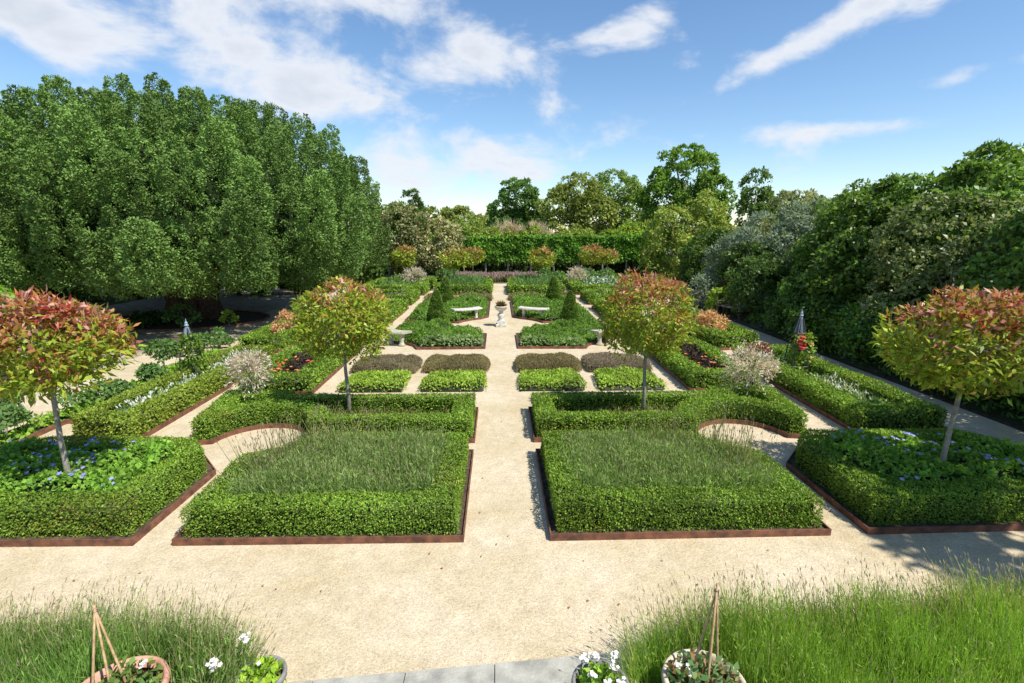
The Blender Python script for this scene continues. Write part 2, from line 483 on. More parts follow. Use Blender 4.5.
def spikes(name, label, cat, poly, n, h, cols, tipcols=None, w=.007, lean=.16, tip=.06, tipw=.012, kind='stuff', group=None, straw=None, fs=.25, edge_straw=.45, avoid=(), outw=0, ptip=.5, var=.35, mat='soft', z0=0, parent=None, leafy=0, leafL=.05):
    """grassy or lavender-like mass of upright stems"""
    g = Geo()
    P = fill(poly, n)
    for (ax, ay, ar) in avoid:
        P = P[np.hypot(P[:, 0] - ax, P[:, 1] - ay) > ar]
    n = len(P); d = edge_dist(P, poly)
    ctr = np.mean(np.asarray(poly), 0)
    de = np.stack([edge_dist(P + [.02, 0], poly) - d, edge_dist(P + [0, .02], poly) - d], 1) / .02
    o = np.c_[-de * np.clip(1 - d / .35, 0, 1)[:, None] * outw, np.zeros(n)]
    dr = unit(np.array([0, 0, 1.]) + rng.normal(size=(n, 3)) * [lean, lean, 0] + o)
    hh = h * (1 - var + var * 1.2 * rng.random(n)) * (.85 + .3 * vnoise(np.c_[P, np.zeros(n)], 2.2, 21))
    P3 = np.c_[P, np.full(n, z0)]
    C = pal(n, *cols, pos=P3, freq=3, amp=.25)
    isf = (rng.random(n) < fs * np.clip(1.15 - d / edge_straw, .06, 1)) if straw else np.zeros(n, bool)
    if straw:
        hh = np.where(isf, hh * .9 + h * .24, hh * .92)
        C2 = C.copy(); C2[isf] = pal(isf.sum(), *straw)
    else: C2 = None
    tips, td = blades(g, P3, dr, hh, w * (.7 + .6 * rng.random(n)), C, bend=.12, C2=C2)
    if leafy:
        m = n * leafy; k = rng.integers(0, n, m); f = .25 + .65 * rng.random((m, 1))
        Q = P3[k] + dr[k] * hh[k][:, None] * f
        leaf_quads(g, Q, unit(dr[k] * .6 + rdir(m) * .8 + [0, 0, .3]), rdir(m), leafL * (.6 + .8 * rng.random(m)), leafL * .2, pal(m, *cols, pos=Q, freq=3, amp=.25))
    if tipcols:
        s = (rng.random(n) < ptip) & (isf if straw else True)
        m = s.sum()
        for q in range(2):
            leaf_quads(g, tips[s] - td[s] * tip * .3, unit(td[s] + rdir(m) * .1), rdir(m), tip * (.7 + .6 * rng.random(m)), tipw, pal(m, *tipcols))
    if parent is not None: return g.build(name, M[mat], parent)
    return tag(g.build(name, M[mat], loc=(ctr[0], ctr[1], 0)), label, cat, group, kind)

def bed(label, poly, hgt=.085, group='steel edged planting beds', soilz=.05):
    c = np.mean(np.asarray(poly), 0)
    e = empty('planting_bed', (c[0], c[1], 0), label, 'planting bed', group)
    bm = bmesh.new(); q = np.asarray(poly) - c
    ribbon(bm, q, 0, .014, 0, hgt)
    bm_obj('steel_edging', bm, M['corten'], e)
    sheet('soil', [tuple(v) for v in offset(q, .013)], soilz, M['soil'], parent=e)
    return e

# ------------------------------------------------------------------ trees and shrubs
def ell_points(ells, n, inner=.6):
    """clump centres through the outer part of a union of ellipsoids"""
    out = []; ctr = []
    vol = np.array([(e[3] * e[4] * e[5]) ** .67 for e in ells]); vol /= vol.sum()
    for e, f in zip(ells, vol):
        k = max(4, int(n * f)); c = np.array(e[:3]); r = np.array(e[3:6])
        d = rdir(k); s = inner + (1 - inner) * rng.random((k, 1)) ** .6
        P = c + d * r * s
        keep = np.ones(k, bool)
        for e2 in ells:
            if e2 is e: continue
            q = (P - np.array(e2[:3])) / np.array(e2[3:6])
            keep &= (q ** 2).sum(1) > .45
        out.append(P[keep]); ctr.append(np.tile(c, (keep.sum(), 1)))
    return np.vstack(out), np.vstack(ctr)

def clump_leaves(g, cen, ctr, cr, per, L, cols, wr=.6, droop=0., upb=.3, amp=.2, freq=.6, outb=.7, squash=.8, spread=.6, topcol=None, rise=.35):
    n = len(cen) * per
    k = np.repeat(np.arange(len(cen)), per)
    out = unit(cen - ctr)
    d = unit(rdir(n) + out[k] * outb + [0, 0, upb])
    rr = cr * (.6 + .7 * rng.random(len(cen)))[k]
    P = cen[k] + d * (rr * (.55 + .45 * rng.random(n) ** .5))[:, None] * [1, 1, squash]
    ax = unit(d * rise + rdir(n) * .8 + [0, 0, -droop]); nn = unit(d + rdir(n) * spread + [0, 0, .25])
    C = pal(n, *cols, pos=P, freq=freq, amp=amp)
    C *= (1 + (rng.random(len(cen)) - .5) * .3)[k][:, None]
    if topcol is not None: C = topcol(P, d, C)
    leaf_quads(g, P, ax, nn, L * (.65 + .7 * rng.random(n)), L * wr * (.7 + .6 * rng.random(n)), C)

def tree(name, label, cat, base, ells, n, per, cr, L, cols, trunk_r=.18, mat='leaf', group=None, bark='bark', limbs=6, inner=.55, trunk_top=None, lean=(0, 0), **kw):
    """ells are relative to the base"""
    e = empty(name, base, label, cat, group)
    n = int(n * 1.35); per = int(per * 1.6)
    cen, ctr = ell_points(ells, n, inner)
    ok = cen[:, 2] > .25; cen, ctr = cen[ok], ctr[ok]
    g = Geo(); clump_leaves(g, cen, ctr, cr, per, L, cols, **kw)
    g.build('crown', M[mat], e)
    bm = bmesh.new()
    z0 = min(c[2] - c[5] * .6 for c in ells); tz = trunk_top or max(c[2] for c in ells)
    lx, ly = lean
    tube(bm, [(0, 0, -.05), (lx * .3, ly * .3, tz * .35), (lx * .7, ly * .7, tz * .7), (lx, ly, tz)], [trunk_r * 1.25, trunk_r, trunk_r * .7, trunk_r * .25], 9)
    for i in rng.choice(len(cen), size=min(limbs, len(cen)), replace=False):
        t = .35 + .45 * rng.random(); a = Vector((lx * t, ly * t, tz * t)); b = Vector(cen[i])
        if b.z < a.z: a.z = max(.1, b.z * .7)
        m = a.lerp(b, .5) + Vector((0, 0, .1 * (b - a).length))
        tube(bm, [a, m, b], [trunk_r * .45, trunk_r * .28, trunk_r * .08], 6)
    bm_obj('trunk', bm, M[bark], e, smooth=True)
    return e

G1 = [(4, (.08, .145, .022)), (3, (.12, .20, .03)), (2, (.055, .105, .018))]
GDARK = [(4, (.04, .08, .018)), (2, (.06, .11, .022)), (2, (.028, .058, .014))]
GLIME = [(4, (.14, .22, .03)), (3, (.18, .26, .045)), (2, (.10, .17, .025))]
GOLIVE = [(4, (.12, .165, .04)), (3, (.17, .21, .06)), (2, (.085, .125, .03))]
GSILV = [(4, (.105, .15, .13)), (3, (.155, .205, .185)), (2, (.06, .095, .06))]
GBLUE = [(4, (.06, .125, .04)), (3, (.09, .16, .05)), (2, (.045, .09, .03))]


# ------------------------------------------------------------------ camera, sky, sun
cam = bpy.data.cameras.new('camera'); cam.lens = 505 * 36 / 1024; cam.sensor_width = 36
cam.clip_start = .05; cam.clip_end = 3000
co = link(bpy.data.objects.new('camera', cam)); co.location = (0, 0, 3.5)
co.rotation_euler = (R(90 - 12.2), 0, R(-1.5)); sc.camera = co

SUN_EL, SUN_AZ = 55., 127.      # azimuth clockwise from the view axis (+Y)
sl = bpy.data.lights.new('sun', 'SUN'); sl.energy = 4.3; sl.angle = R(.53); sl.color = (1, .955, .88)
so = link(bpy.data.objects.new('sun', sl)); so.location = (20, 0, 30)
dv = Vector((math.sin(R(SUN_AZ)) * math.cos(R(SUN_EL)), math.cos(R(SUN_AZ)) * math.cos(R(SUN_EL)), math.sin(R(SUN_EL))))
so.rotation_euler = dv.to_track_quat('Z', 'Y').to_euler()

w = bpy.data.worlds.new('World'); sc.world = w; w.use_nodes = True
nt = w.node_tree; nt.nodes.clear()
def L_(a, b): nt.links.new(a, b)
def math_(op, a, b=None, c=None):
    n = nd(nt, 'ShaderNodeMath', operation=op)
    for i, v in enumerate((a, b, c)):
        if v is None: continue
        if isinstance(v, (int, float)): n.inputs[i].default_value = v
        else: L_(v, n.inputs[i])
    return n.outputs[0]
sky = nd(nt, 'ShaderNodeTexSky', sky_type='NISHITA'); sky.sun_disc = False
sky.sun_elevation = R(SUN_EL); sky.sun_rotation = R(SUN_AZ); sky.ozone_density = 2.2; sky.air_density = 1.0; sky.dust_density = .12
tc = nd(nt, 'ShaderNodeTexCoord'); sx = nd(nt, 'ShaderNodeSeparateXYZ'); L_(tc.outputs['Generated'], sx.inputs[0])
X, Y, Z = sx.outputs
az = math_('ARCTAN2', X, Y); el = math_('ARCSINE', Z)
# clouds live on a plane high above: direction divided by height
zz = math_('ADD', math_('MAXIMUM', Z, 0), .09)
cv = nd(nt, 'ShaderNodeCombineXYZ'); L_(math_('DIVIDE', X, zz), cv.inputs[0]); L_(math_('DIVIDE', Y, zz), cv.inputs[1]); cv.inputs[2].default_value = 3.7
n1 = nd(nt, 'ShaderNodeTexNoise'); n1.inputs['Scale'].default_value = 1.25; n1.inputs['Detail'].default_value = 9; n1.inputs['Roughness'].default_value = .58; n1.inputs['Distortion'].default_value = .35
L_(cv.outputs[0], n1.inputs['Vector'])
n2 = nd(nt, 'ShaderNodeTexNoise'); n2.inputs['Scale'].default_value = 5.2; n2.inputs['Detail'].default_value = 10; n2.inputs['Roughness'].default_value = .58; n2.inputs['Distortion'].default_value = .25
mp = nd(nt, 'ShaderNodeMapping'); mp.inputs['Scale'].default_value = (1, 1, 1.75); mp.inputs['Location'].default_value = (3.1, .4, 1.7); L_(tc.outputs['Generated'], mp.inputs[0]); L_(mp.outputs[0], n2.inputs['Vector'])
def bank(a0, e0, wa, we, amt, tilt=0.):
    """one bank of cloud: azimuth, elevation, half widths in degrees"""
    da = math_('SUBTRACT', az, R(a0)); de = math_('SUBTRACT', math_('SUBTRACT', el, R(e0)), math_('MULTIPLY', da, tilt))
    q = math_('ADD', math_('POWER', math_('DIVIDE', da, R(wa)), 2), math_('POWER', math_('DIVIDE', de, R(we)), 2))
    return math_('MULTIPLY', math_('POWER', 2.718, math_('MULTIPLY', q, -1)), amt)
BANKS = [(-44, 18.5, 21, 6.5, .62, -.05), (-17, 22.5, 11, 3.6, .66, 0), (-1.5, 18.0, 7.5, 3.0, .55, -.15), (13, 19.5, 6, 2.6, .5, .3),
         (-17, 12.6, 11, 3.2, .5, 0), (-8, 7.0, 14, 4, .42, 0), (5, 12.5, 3.5, 1.8, .4, 0), (29, 16.5, 11, 1.3, .42, .42), (42, 20, 6, 1.6, .3, .4), (41.5, 12.3, 4.0, 1.0, .55, .1), (46.5, 13, 1.6, .8, .5, 0),
         (25, 9.3, 7, 1.2, .24, 0), (36, 9.0, 7, .8, .28, 0), (-75, 18, 22, 10, .5, 0), (75, 25, 20, 6, .4, 0), (-10, 44, 30, 7, .4, 0), (120, 30, 30, 10, .4, 0), (-130, 25, 40, 10, .45, 0)]
acc = None
for b in BANKS:
    v = bank(*b); acc = v if acc is None else math_('ADD', acc, v)
den = math_('ADD', math_('ADD', math_('MULTIPLY', math_('SUBTRACT', n1.outputs['Fac'], .5), .3), math_('MULTIPLY', math_('SUBTRACT', n2.outputs['Fac'], .5), 2.0)), acc)
mr = nd(nt, 'ShaderNodeMapRange', interpolation_type='SMOOTHSTEP'); L_(den, mr.inputs[0]); mr.inputs[1].default_value = .22; mr.inputs[2].default_value = .62; mr.inputs[4].default_value = .92
# thicker cloud turns greyer underneath
mg = nd(nt, 'ShaderNodeMapRange'); L_(den, mg.inputs[0]); mg.inputs[1].default_value = .6; mg.inputs[2].default_value = 1.05
cc = nd(nt, 'ShaderNodeMix', data_type='RGBA'); L_(mg.outputs[0], cc.inputs[0]); cc.inputs[6].default_value = (4.9, 5.1, 5.45, 1); cc.inputs[7].default_value = (3.4, 3.7, 4.25, 1)
mx = nd(nt, 'ShaderNodeMix', data_type='RGBA'); L_(mr.outputs[0], mx.inputs[0]); hs = nd(nt, 'ShaderNodeHueSaturation'); hs.inputs['Saturation'].default_value = 1.12; hs.inputs['Value'].default_value = .97; L_(sky.outputs[0], hs.inputs['Color']); L_(hs.outputs[0], mx.inputs[6]); L_(cc.outputs[2], mx.inputs[7])
bg = nd(nt, 'ShaderNodeBackground'); bg.inputs[1].default_value = .115; L_(mx.outputs[2], bg.inputs[0])
wo = nd(nt, 'ShaderNodeOutputWorld'); L_(bg.outputs[0], wo.inputs[0])
sc.view_settings.view_transform = 'Standard'; sc.view_settings.look = 'None'; sc.view_settings.gamma = 1; sc.view_settings.exposure = .62
sc.view_settings.use_curve_mapping = False
sc.cycles.use_denoising = True
sc.cycles.max_bounces = 8; sc.cycles.diffuse_bounces = 3; sc.cycles.glossy_bounces = 2; sc.cycles.transmission_bounces = 4
sc.cycles.sample_clamp_indirect = 6

# ------------------------------------------------------------------ ground, gravel, paving
sheet('ground', [(-700, -60), (700, -60), (700, 1200), (-700, 1200)], -.02, M['turf'])
sheet('gravel_path', [(-10.4, -3), (9.4, -3), (9.4, 36.2), (-10.4, 36.2)], 0, M['gravel'])
sheet('gravel_court', [(-19, 13.2), (-10.4, 12.6), (-10.4, 33), (-19, 33)], 0, M['litter'])
sheet('border_ground', [(9.42, -3), (26, -3), (26, 60), (9.42, 60)], .012, M['soil'])
sheet('back_border_ground', [(-9, 35.4), (9.38, 35.4), (9.38, 46), (-9, 46)], .012, M['soil'])
sheet('side_border_ground', [(-26, -3), (-10.45, -3), (-10.45, 12.5), (-26, 13)], .012, M['soil'])
bm = bmesh.new()
for k in range(-4, 3):                                     # terrace paving, slabs with open joints
    x0, x1 = -.77 + .72 * k, -.77 + .72 * (k + 1)
    for (a, b) in ((-.75, -.005), (-1.5, -.757)):
        vs = []
        for z in (-.01, .022):
            for (x, t) in ((x0 + .004, a), (x1 - .004, a), (x1 - .004, b), (x0 + .004, b)):
                vs.append(bm.verts.new((x, 3.526 + .085 * x + t, z)))
        for q in ((4, 5, 6, 7), (0, 1, 5, 4), (1, 2, 6, 5), (2, 3, 7, 6), (3, 0, 4, 7)):
            bm.faces.new([vs[i] for i in q])
tag(bm_obj('paving', bm, M['slab']), kind='structure')
sheet('front_border_ground', [(1.32, -1), (7, -1), (7, 3.85), (1.32, 3.62)], .006, M['soil'])
sheet('left_front_border_ground', [(-7, -1), (-1.72, -1), (-1.78, 3.36), (-7, 3.7)], .026, M['soil'])

# ------------------------------------------------------------------ the beds either side of the central path
LR = {1: 'right', -1: 'left'}
mark = {1: 'on the shady side', -1: 'on the yew side'}
def both(f):
    for s in (-1, 1): f(s)

def front_bed(s):
    p = side([(.5, 5.22), (3.82, 5.24)] + arc(4.2, 8.0, 1.25, 252, 199, 8) + [(2.7, 7.6), (.5, 7.6)], s)
    bed('wide rust edged bed of lavender nearest the terrace, ' + mark[s], p)
    hedge('box_hedge', 'clipped box hedge boxing in the front lavender bed ' + mark[s], p, .33, .42, .029, inset=.1, group='clipped box hedges')
    q = offset(p, .45)
    t = spikes('lavender_planting', 'tall grey green lavender inside the front box hedge ' + mark[s], 'lavender', q, 12000, .62,
           [(4, (.125, .20, .065)), (3, (.16, .24, .09)), (2, (.085, .15, .045))], [(3, (.16, .20, .10)), (2, (.18, .19, .14))], w=.008, lean=.22, tip=.06, tipw=.011, leafy=4, leafL=.07, ptip=.35, group='lavender plantings')
    b = side([(1.6, 7.1), (2.6, 6.9), (3.15, 6.0), (3.5, 6.2), (3.2, 6.9), (2.6, 7.35)], s)
    spikes('lavender_stems', '', '', b, 300, .98, [(1, (.13, .15, .07))], [(1, (.15, .14, .11))], w=.011, lean=.16, tip=.06, ptip=.9, parent=t, mat='soft')
    t2 = t.children[0]; t2.location = (-t.location.x, -t.location.y, 0)
both(front_bed)

GERC = [(4, (.095, .20, .03)), (3, (.14, .26, .045)), (2, (.065, .14, .022))]
def outer_front(s):
    p = side([(4.27, 5.25), (7.85, 5.3), (7.75, 6.8), (7.3, 7.55), (4.75, 7.55), (4.27, 7.0)], s)
    bed('rust edged corner bed of blue geraniums under the front photinia ' + mark[s], p)
    hedge('box_hedge', 'low box hedge around the blue geraniums under the front photinia ' + mark[s], p, .36, .42, .030, inset=.12, group='clipped box hedges')
    q = offset(p, .40)
    e = empty('geranium_patch', (*np.mean(np.asarray(q), 0), 0), 'carpet of leafy geraniums dotted with violet blue flowers ' + mark[s], 'geraniums', 'blue geranium carpets')
    off = np.array(e.location)
    qq = [tuple(np.array(v) - off[:2]) for v in q]
    pad('foliage', '', '', qq, .47, .06, GERC, cover=2.6, rnd=.10, bump=.07, freq=3.2, mat='leaf', parent=e, wr=.85, spread=.55)
    g = Geo(); n = 190
    F = fill(qq, n); F = F[vnoise(np.c_[F, np.zeros(n)], 1.1, 9) > .36]; F3 = np.c_[F, np.zeros(len(F))]
    z = .52 + .07 * ((vnoise(F3, 3.2, 11) - .5) * 1.3 + (vnoise(F3, 8.64, 12) - .5) * .7) * 2
    flowers(g, np.c_[F, z], .055, [(3, (.17, .20, .50)), (2, (.25, .27, .55)), (1, (.14, .13, .42))])
    g.build('blossoms', M['petal'], e)
both(outer_front)

def second_bed(s):
    p = side([(.5, 8.03), (3.36, 8.03)] + arc(4.15, 8.03, .78, 175, 5, 12) + [(5.3, 8.05), (5.4, 8.4), (5.62, 9.95), (4.15, 9.95), (4.12, 9.62), (.5, 9.62)], s)
    bed('rust edged bed with a scalloped front, photinia standing in it, ' + mark[s], p)
    hedge('box_hedge', 'box hedge round the scalloped second bed, bare stems inside, ' + mark[s], p, .32, .40, .036, inset=.08, group='clipped box hedges', amp=.03)
    q = offset(p, .5)
    spikes('perennial_planting', 'wispy green and purple leaved plants inside the scalloped bed ' + mark[s], 'perennials', side([(1.0, 8.5), (3.3, 8.5), (4.2, 9.15), (4.9, 8.7), (5.0, 9.3), (1.0, 9.1)], s), 900, .30,
           [(4, (.09, .14, .045)), (2, (.14, .18, .08)), (1, (.12, .05, .035))], w=.01, leafy=3, leafL=.09, lean=.35, group='perennials in the scalloped beds')
    g = Geo()
    spikes('coral_bells', 'dark red leaved coral bells on the bare soil of the scalloped bed ' + mark[s], 'coral bells',
           side([(1.6, 8.85), (3.9, 8.85), (3.9, 9.15), (1.6, 9.15)], s), 160, .2, [(2, (.16, .035, .03)), (1, (.10, .03, .028))], leafy=6, leafL=.08, lean=.5, group='perennials in the scalloped beds')
    # low clipped green blocks and grey mounds beyond it
    for nm, x0, x1 in (('inner', .38, 1.9), ('outer', 2.2, 3.72)):
        a = side([(x0, 10.85), (x1, 10.85), (x1 - .05, 11.5), (x1 - .16, 12.05), (x0 + .05, 12.1), (x0 - .0, 11.4)], s)
        pad('clipped_shrub', 'low fresh green clipped block, ' + nm + ' one of the pair ' + mark[s], 'shrub', a, .20, .055, [(4, (.15, .24, .035)), (3, (.19, .29, .05)), (1, (.10, .18, .03))], rnd=.14, bump=.035, freq=2.6, mat='box', group='low green blocks')
        a = [(x0, 12.35)] + [(x0 + (x1 + .1 - x0) * t, 12.3 + .06 * math.sin(9 * t + x0)) for t in (.2, .4, .6, .8)] + [(x1 + .12, 12.4), (x1 + .18, 12.95), (x1 + .08, 13.5)] + \
            [(x1 + .05 - (x1 - x0) * t, 13.62 + .07 * math.sin(7 * t + 2 * x0)) for t in (.2, .4, .6, .8)] + [(x0 - .02, 13.5), (x0 - .06, 12.9)]
        g_ = (4, (.15, .135, .075)) if nm == 'inner' else (4, (.155, .14, .11))
        pad('thyme_mound', 'grey brown rounded mound of clipped lavender, ' + nm + ' one of the pair ' + mark[s], 'lavender mound', side(a, s), .23, .055,
            [g_, (2, (.13, .125, .085))] + ([(2, (.20, .17, .21))] if nm == 'outer' and s > 0 else []), rnd=.34, bump=.045, freq=2.2, mat='soft', group='grey lavender mounds', wr=.3, cover=2.6, core=(.05, .05, .03), up=.8)
both(second_bed)

ORANGE = [(3, (.36, .09, .03)), (2, (.42, .17, .06)), (1, (.30, .05, .025))]
def third_bed(s):
    p = side([(4.2, 10.72), (5.85, 10.72), (5.9, 13.3), (5.6, 15.5), (5.5, 18.6), (4.3, 18.6)], s)
    bed('long rust edged bed of dark leaves and orange flowers ' + mark[s], p)
    hedge('box_hedge', 'box hedge around the dark leaved orange flower bed ' + mark[s], p, .38, .40, .058, inset=.06, group='clipped box hedges')
    q = offset(p, .42)
    e = empty('dahlia_patch', (*np.mean(np.asarray(q), 0), 0), 'dark purple leaved dahlias with bright orange flowers ' + mark[s], 'dahlias', 'orange dahlias')
    qq = [tuple(np.array(v) - np.array(e.location)[:2]) for v in q]
    pad('foliage', '', '', qq, .30, .1, [(4, (.030, .026, .030)), (2, (.05, .055, .03)), (2, (.07, .035, .04))], cover=1.6, bump=.1, freq=3.5, parent=e, core=(.02, .018, .015))
    g = Geo(); F = fill(qq, 64); F = F[vnoise(np.c_[F, np.zeros(len(F))], .9, 17) > .45]
    flowers(g, np.c_[F, .34 + .08 * rng.random(len(F))], .08, ORANGE, petals=6)
    g.build('blossoms', M['petal'], e)
both(third_bed)

def fourth_bed(s):
    p = side([(6.6, 14.7), (7.95, 15.0), (7.95, 21.0), (6.3, 21.0), (6.35, 17)], s)
    bed('bed with a salmon coloured shrub beyond the long bed ' + mark[s], p)
    hedge('box_hedge', 'box hedge around the bed with the salmon shrub ' + mark[s], p, .4, .42, .07, inset=.06, group='clipped box hedges')
    pad('groundcover_planting', 'dusky purple ground cover inside the salmon shrub bed ' + mark[s], 'ground cover', [tuple(v) for v in offset(p, .46)], .22, .12, [(3, (.06, .06, .06)), (2, (.08, .11, .05)), (1, (.05, .08, .03))], bump=.08, kind='stuff')
    tree('salmon_shrub', 'feathery salmon pink shrub in the hedge framed bed ' + mark[s], 'shrub', (AX + s * 6.95, 16.4, 0), [(0, 0, .45, .32, .5, .42)], 26, 26, .2, .13,
         [(3, (.30, .18, .11)), (2, (.36, .25, .16)), (1, (.2, .16, .08))], trunk_r=.02, mat='soft', wr=.35, limbs=5, group='salmon shrubs', rise=.8)
both(fourth_bed)

# long bed by the side path: obelisk, silver flowers
def long_bed(s):
    p = side([(6.22, 8.1), (7.95, 8.3), (7.95, 13.5), (6.35, 13.5)], s) if s > 0 else side([(6.22, 8.0), (7.45, 8.3), (7.5, 14.0), (6.3, 14.0)], s)
    bed('long hedged bed with a rose obelisk beside the side path ' + mark[s], p)
    hedge('box_hedge', 'box hedge around the long bed with the obelisk ' + mark[s], p, .40 if s > 0 else .3, .42, .05, inset=.06, group='clipped box hedges', cols=BOXC if s > 0 else [(4, (.11, .17, .025)), (3, (.15, .20, .035)), (2, (.075, .12, .018))])
    q = [tuple(v) for v in offset(p, .46 if s > 0 else .34)]
    pad('mixed_planting', 'mixed green foliage filling the long obelisk bed ' + mark[s], 'perennials', q, .24, .085, GBLUE + [(2, (.12, .2, .04))], bump=.12, freq=2.4, kind='stuff')
    a = side([(6.75, 9.0), (7.5, 9.0), (7.5, 10.9), (6.75, 10.9)], s) if s > 0 else side([(6.6, 8.7), (7.1, 8.7), (7.15, 13.8), (6.65, 13.8)], s)
    spikes('silver_planting', 'silvery white flowering plants along the long bed ' + mark[s], 'silver plants', a, 320 if s > 0 else 900, .42, [(3, (.30, .36, .28)), (2, (.16, .22, .13))],
           [(1, (.72, .74, .72))], w=.012, leafy=3, leafL=.08, tip=.07, tipw=.03, lean=.3, ptip=.30 if s > 0 else .6)
both(long_bed)

# centre: four quarter beds round the pedestal
CY = 18.95
SOAP = [(4, (.085, .175, .03)), (3, (.12, .22, .042)), (2, (.055, .125, .022)), (1, (.15, .25, .06))]
def quarter(s):
    p = side([(.5, 15.1), (2.6, 15.05), (2.75, 15.45), (3.1, 15.8), (3.5, 16.0), (3.85, 16.5), (3.85, 19.0), (2.2, 19.0)] + arc(0, CY, 1.85, 354, 292, 8)[::1] + [(.5, 17.2)], s)
    bed('rust edged front quarter bed by the stone pedestal ' + mark[s], p)
    pad('perennial_planting', 'bushy deep green perennials in the front quarter bed ' + mark[s], 'perennials', offset(p, .14), .28, .07, SOAP, cover=2.0, rnd=.4, bump=.15, freq=2.1, kind='stuff', wr=.38, spread=.6, up=.6)
    pad('edging_planting', 'grey green catmint along the front rim of the quarter bed ' + mark[s], 'catmint', side([(.6, 15.2), (2.5, 15.15), (2.6, 15.6), (.6, 15.6)], s), .3, .09,
        [(3, (.12, .19, .085)), (2, (.16, .23, .12))], rnd=.2, bump=.1, freq=3, kind='stuff')
    p2 = side([(.5, 21.0)] + arc(0, CY, 1.75, 62, 20, 6) + [(3.85, 20.0), (3.85, 23.5), (3.3, 25.6), (.5, 25.8)], s)
    bed('rust edged back quarter bed behind the stone seat ' + mark[s], p2)
    pad('perennial_planting', 'bushy deep green perennials in the back quarter bed ' + mark[s], 'perennials', offset(p2, .14), .28, .085, SOAP, cover=1.8, rnd=.35, bump=.16, freq=1.5, kind='stuff', wr=.5, spread=.6, up=.6)
    for nm, x0, x1 in (('inner', .45, 2.1), ('outer', 2.5, 3.9)):
        a = side([(x0, 26.1), (x1, 26.1), (x1 + .1, 26.6), (x1, 27.2), (x0, 27.2), (x0 - .05, 26.6)], s)
        pad('thyme_mound', 'far grey lavender mound behind the quarter beds, ' + nm + ' one ' + mark[s], 'lavender mound', a, .28, .11, [(4, (.12, .12, .07)), (2, (.15, .14, .09))], rnd=.3, bump=.05, mat='soft', group='grey lavender mounds', wr=.35)
both(quarter)

# beyond: outer far beds and the two hedged beds that flank the end of the path
def far_beds(s):
    p = side([(4.3, 19.7), (5.6, 19.7), (5.6, 23.6), (4.3, 23.6)], s)
    bed('small far bed of dark leaves beside the quarter beds ' + mark[s], p)
    hedge('box_hedge', 'far box hedge round the small dark leaved bed ' + mark[s], p, .38, .42, .085, inset=.05, group='clipped box hedges')
    pad('groundcover_planting', 'dark leaved ground cover in the small far bed ' + mark[s], 'ground cover', [tuple(v) for v in offset(p, .42)], .25, .13, [(3, (.055, .06, .05)), (1, (.10, .13, .07))], bump=.1, kind='stuff')
    p = side([(4.35, 24.6), (7.6, 24.6), (7.6, 27.4), (4.35, 27.4)], s)
    bed('far side bed of grey leaves past the dark leaved one ' + mark[s], p)
    hedge('box_hedge', 'far box hedge round the grey leaved side bed ' + mark[s], p, .45, .45, .1, inset=.05, group='clipped box hedges')
    pad('groundcover_planting', 'grey and purple leaved plants in the far side bed ' + mark[s], 'ground cover', [tuple(v) for v in offset(p, .5)], .3, .15, [(3, (.09, .11, .08)), (1, (.07, .06, .07))], bump=.1, kind='stuff')
    p = side([(.5, 28.6), (3.7, 28.6), (3.7, 33.6), (.5, 33.6)], s)
    bed('bed at the end of the central path with a standing photinia, ' + mark[s], p)
    hedge('box_hedge', 'box hedge around the bed at the end of the central path ' + mark[s], p, .5, .5, .11, inset=.05, group='clipped box hedges')
    spikes('feathery_planting', 'hazy green asparagus like plants in the bed at the path end ' + mark[s], 'perennials', [tuple(v) for v in offset(p, .6)], 1500, .85,
           [(3, (.07, .14, .05)), (2, (.11, .19, .07))], w=.035, leafy=4, leafL=.22, lean=.25)
    p = side([(4.3, 28.6), (8.0, 28.6), (8.0, 34.6), (4.3, 34.6)], s)
    bed('wide bed at the far corner of the garden ' + mark[s], p)
    hedge('box_hedge', 'box hedge around the wide bed at the far garden corner ' + mark[s], p, .55, .5, .11, inset=.05, group='clipped box hedges')
    pad('mixed_planting', 'bluish white flowers and greenery in the far corner bed ' + mark[s], 'perennials', [tuple(v) for v in offset(p, .65)], .5, .2, GBLUE + ([(3, (.40, .48, .55))] if s > 0 else [(1, (.12, .2, .04))]), bump=.15, freq=1.5, kind='stuff')
both(far_beds)

spikes('pink_border', 'hazy border of pink and mauve flower spikes across the end of the path', 'flower border', [(-3.0, 36.2), (2.7, 36.2), (2.7, 38.4), (-3.0, 38.4)], 2600, .50,
       [(3, (.10, .15, .07)), (2, (.16, .17, .11))], [(3, (.24, .15, .24)), (2, (.19, .13, .2)), (3, (.27, .22, .24))], w=.04, leafy=3, leafL=.25, tip=.22, tipw=.09, lean=.2, ptip=.9)
pad('mixed_planting', 'leafy green border under the pleached limes right of the pink flowers', 'perennials', [(2.9, 36.6), (9, 36.2), (9, 39.5), (2.9, 39.5)], .45, .2, GBLUE + [(2, (.10, .2, .04))], bump=.3, freq=.9, rnd=.6, kind='stuff')
pad('mixed_planting', 'green fennel like border under the pleached limes left of the pink flowers', 'perennials', [(-4.6, 36.4), (-3.1, 36.2), (-3.1, 39.3), (-4.6, 39.3)], .7, .22, GBLUE, bump=.3, freq=.9, rnd=.6, kind='stuff')

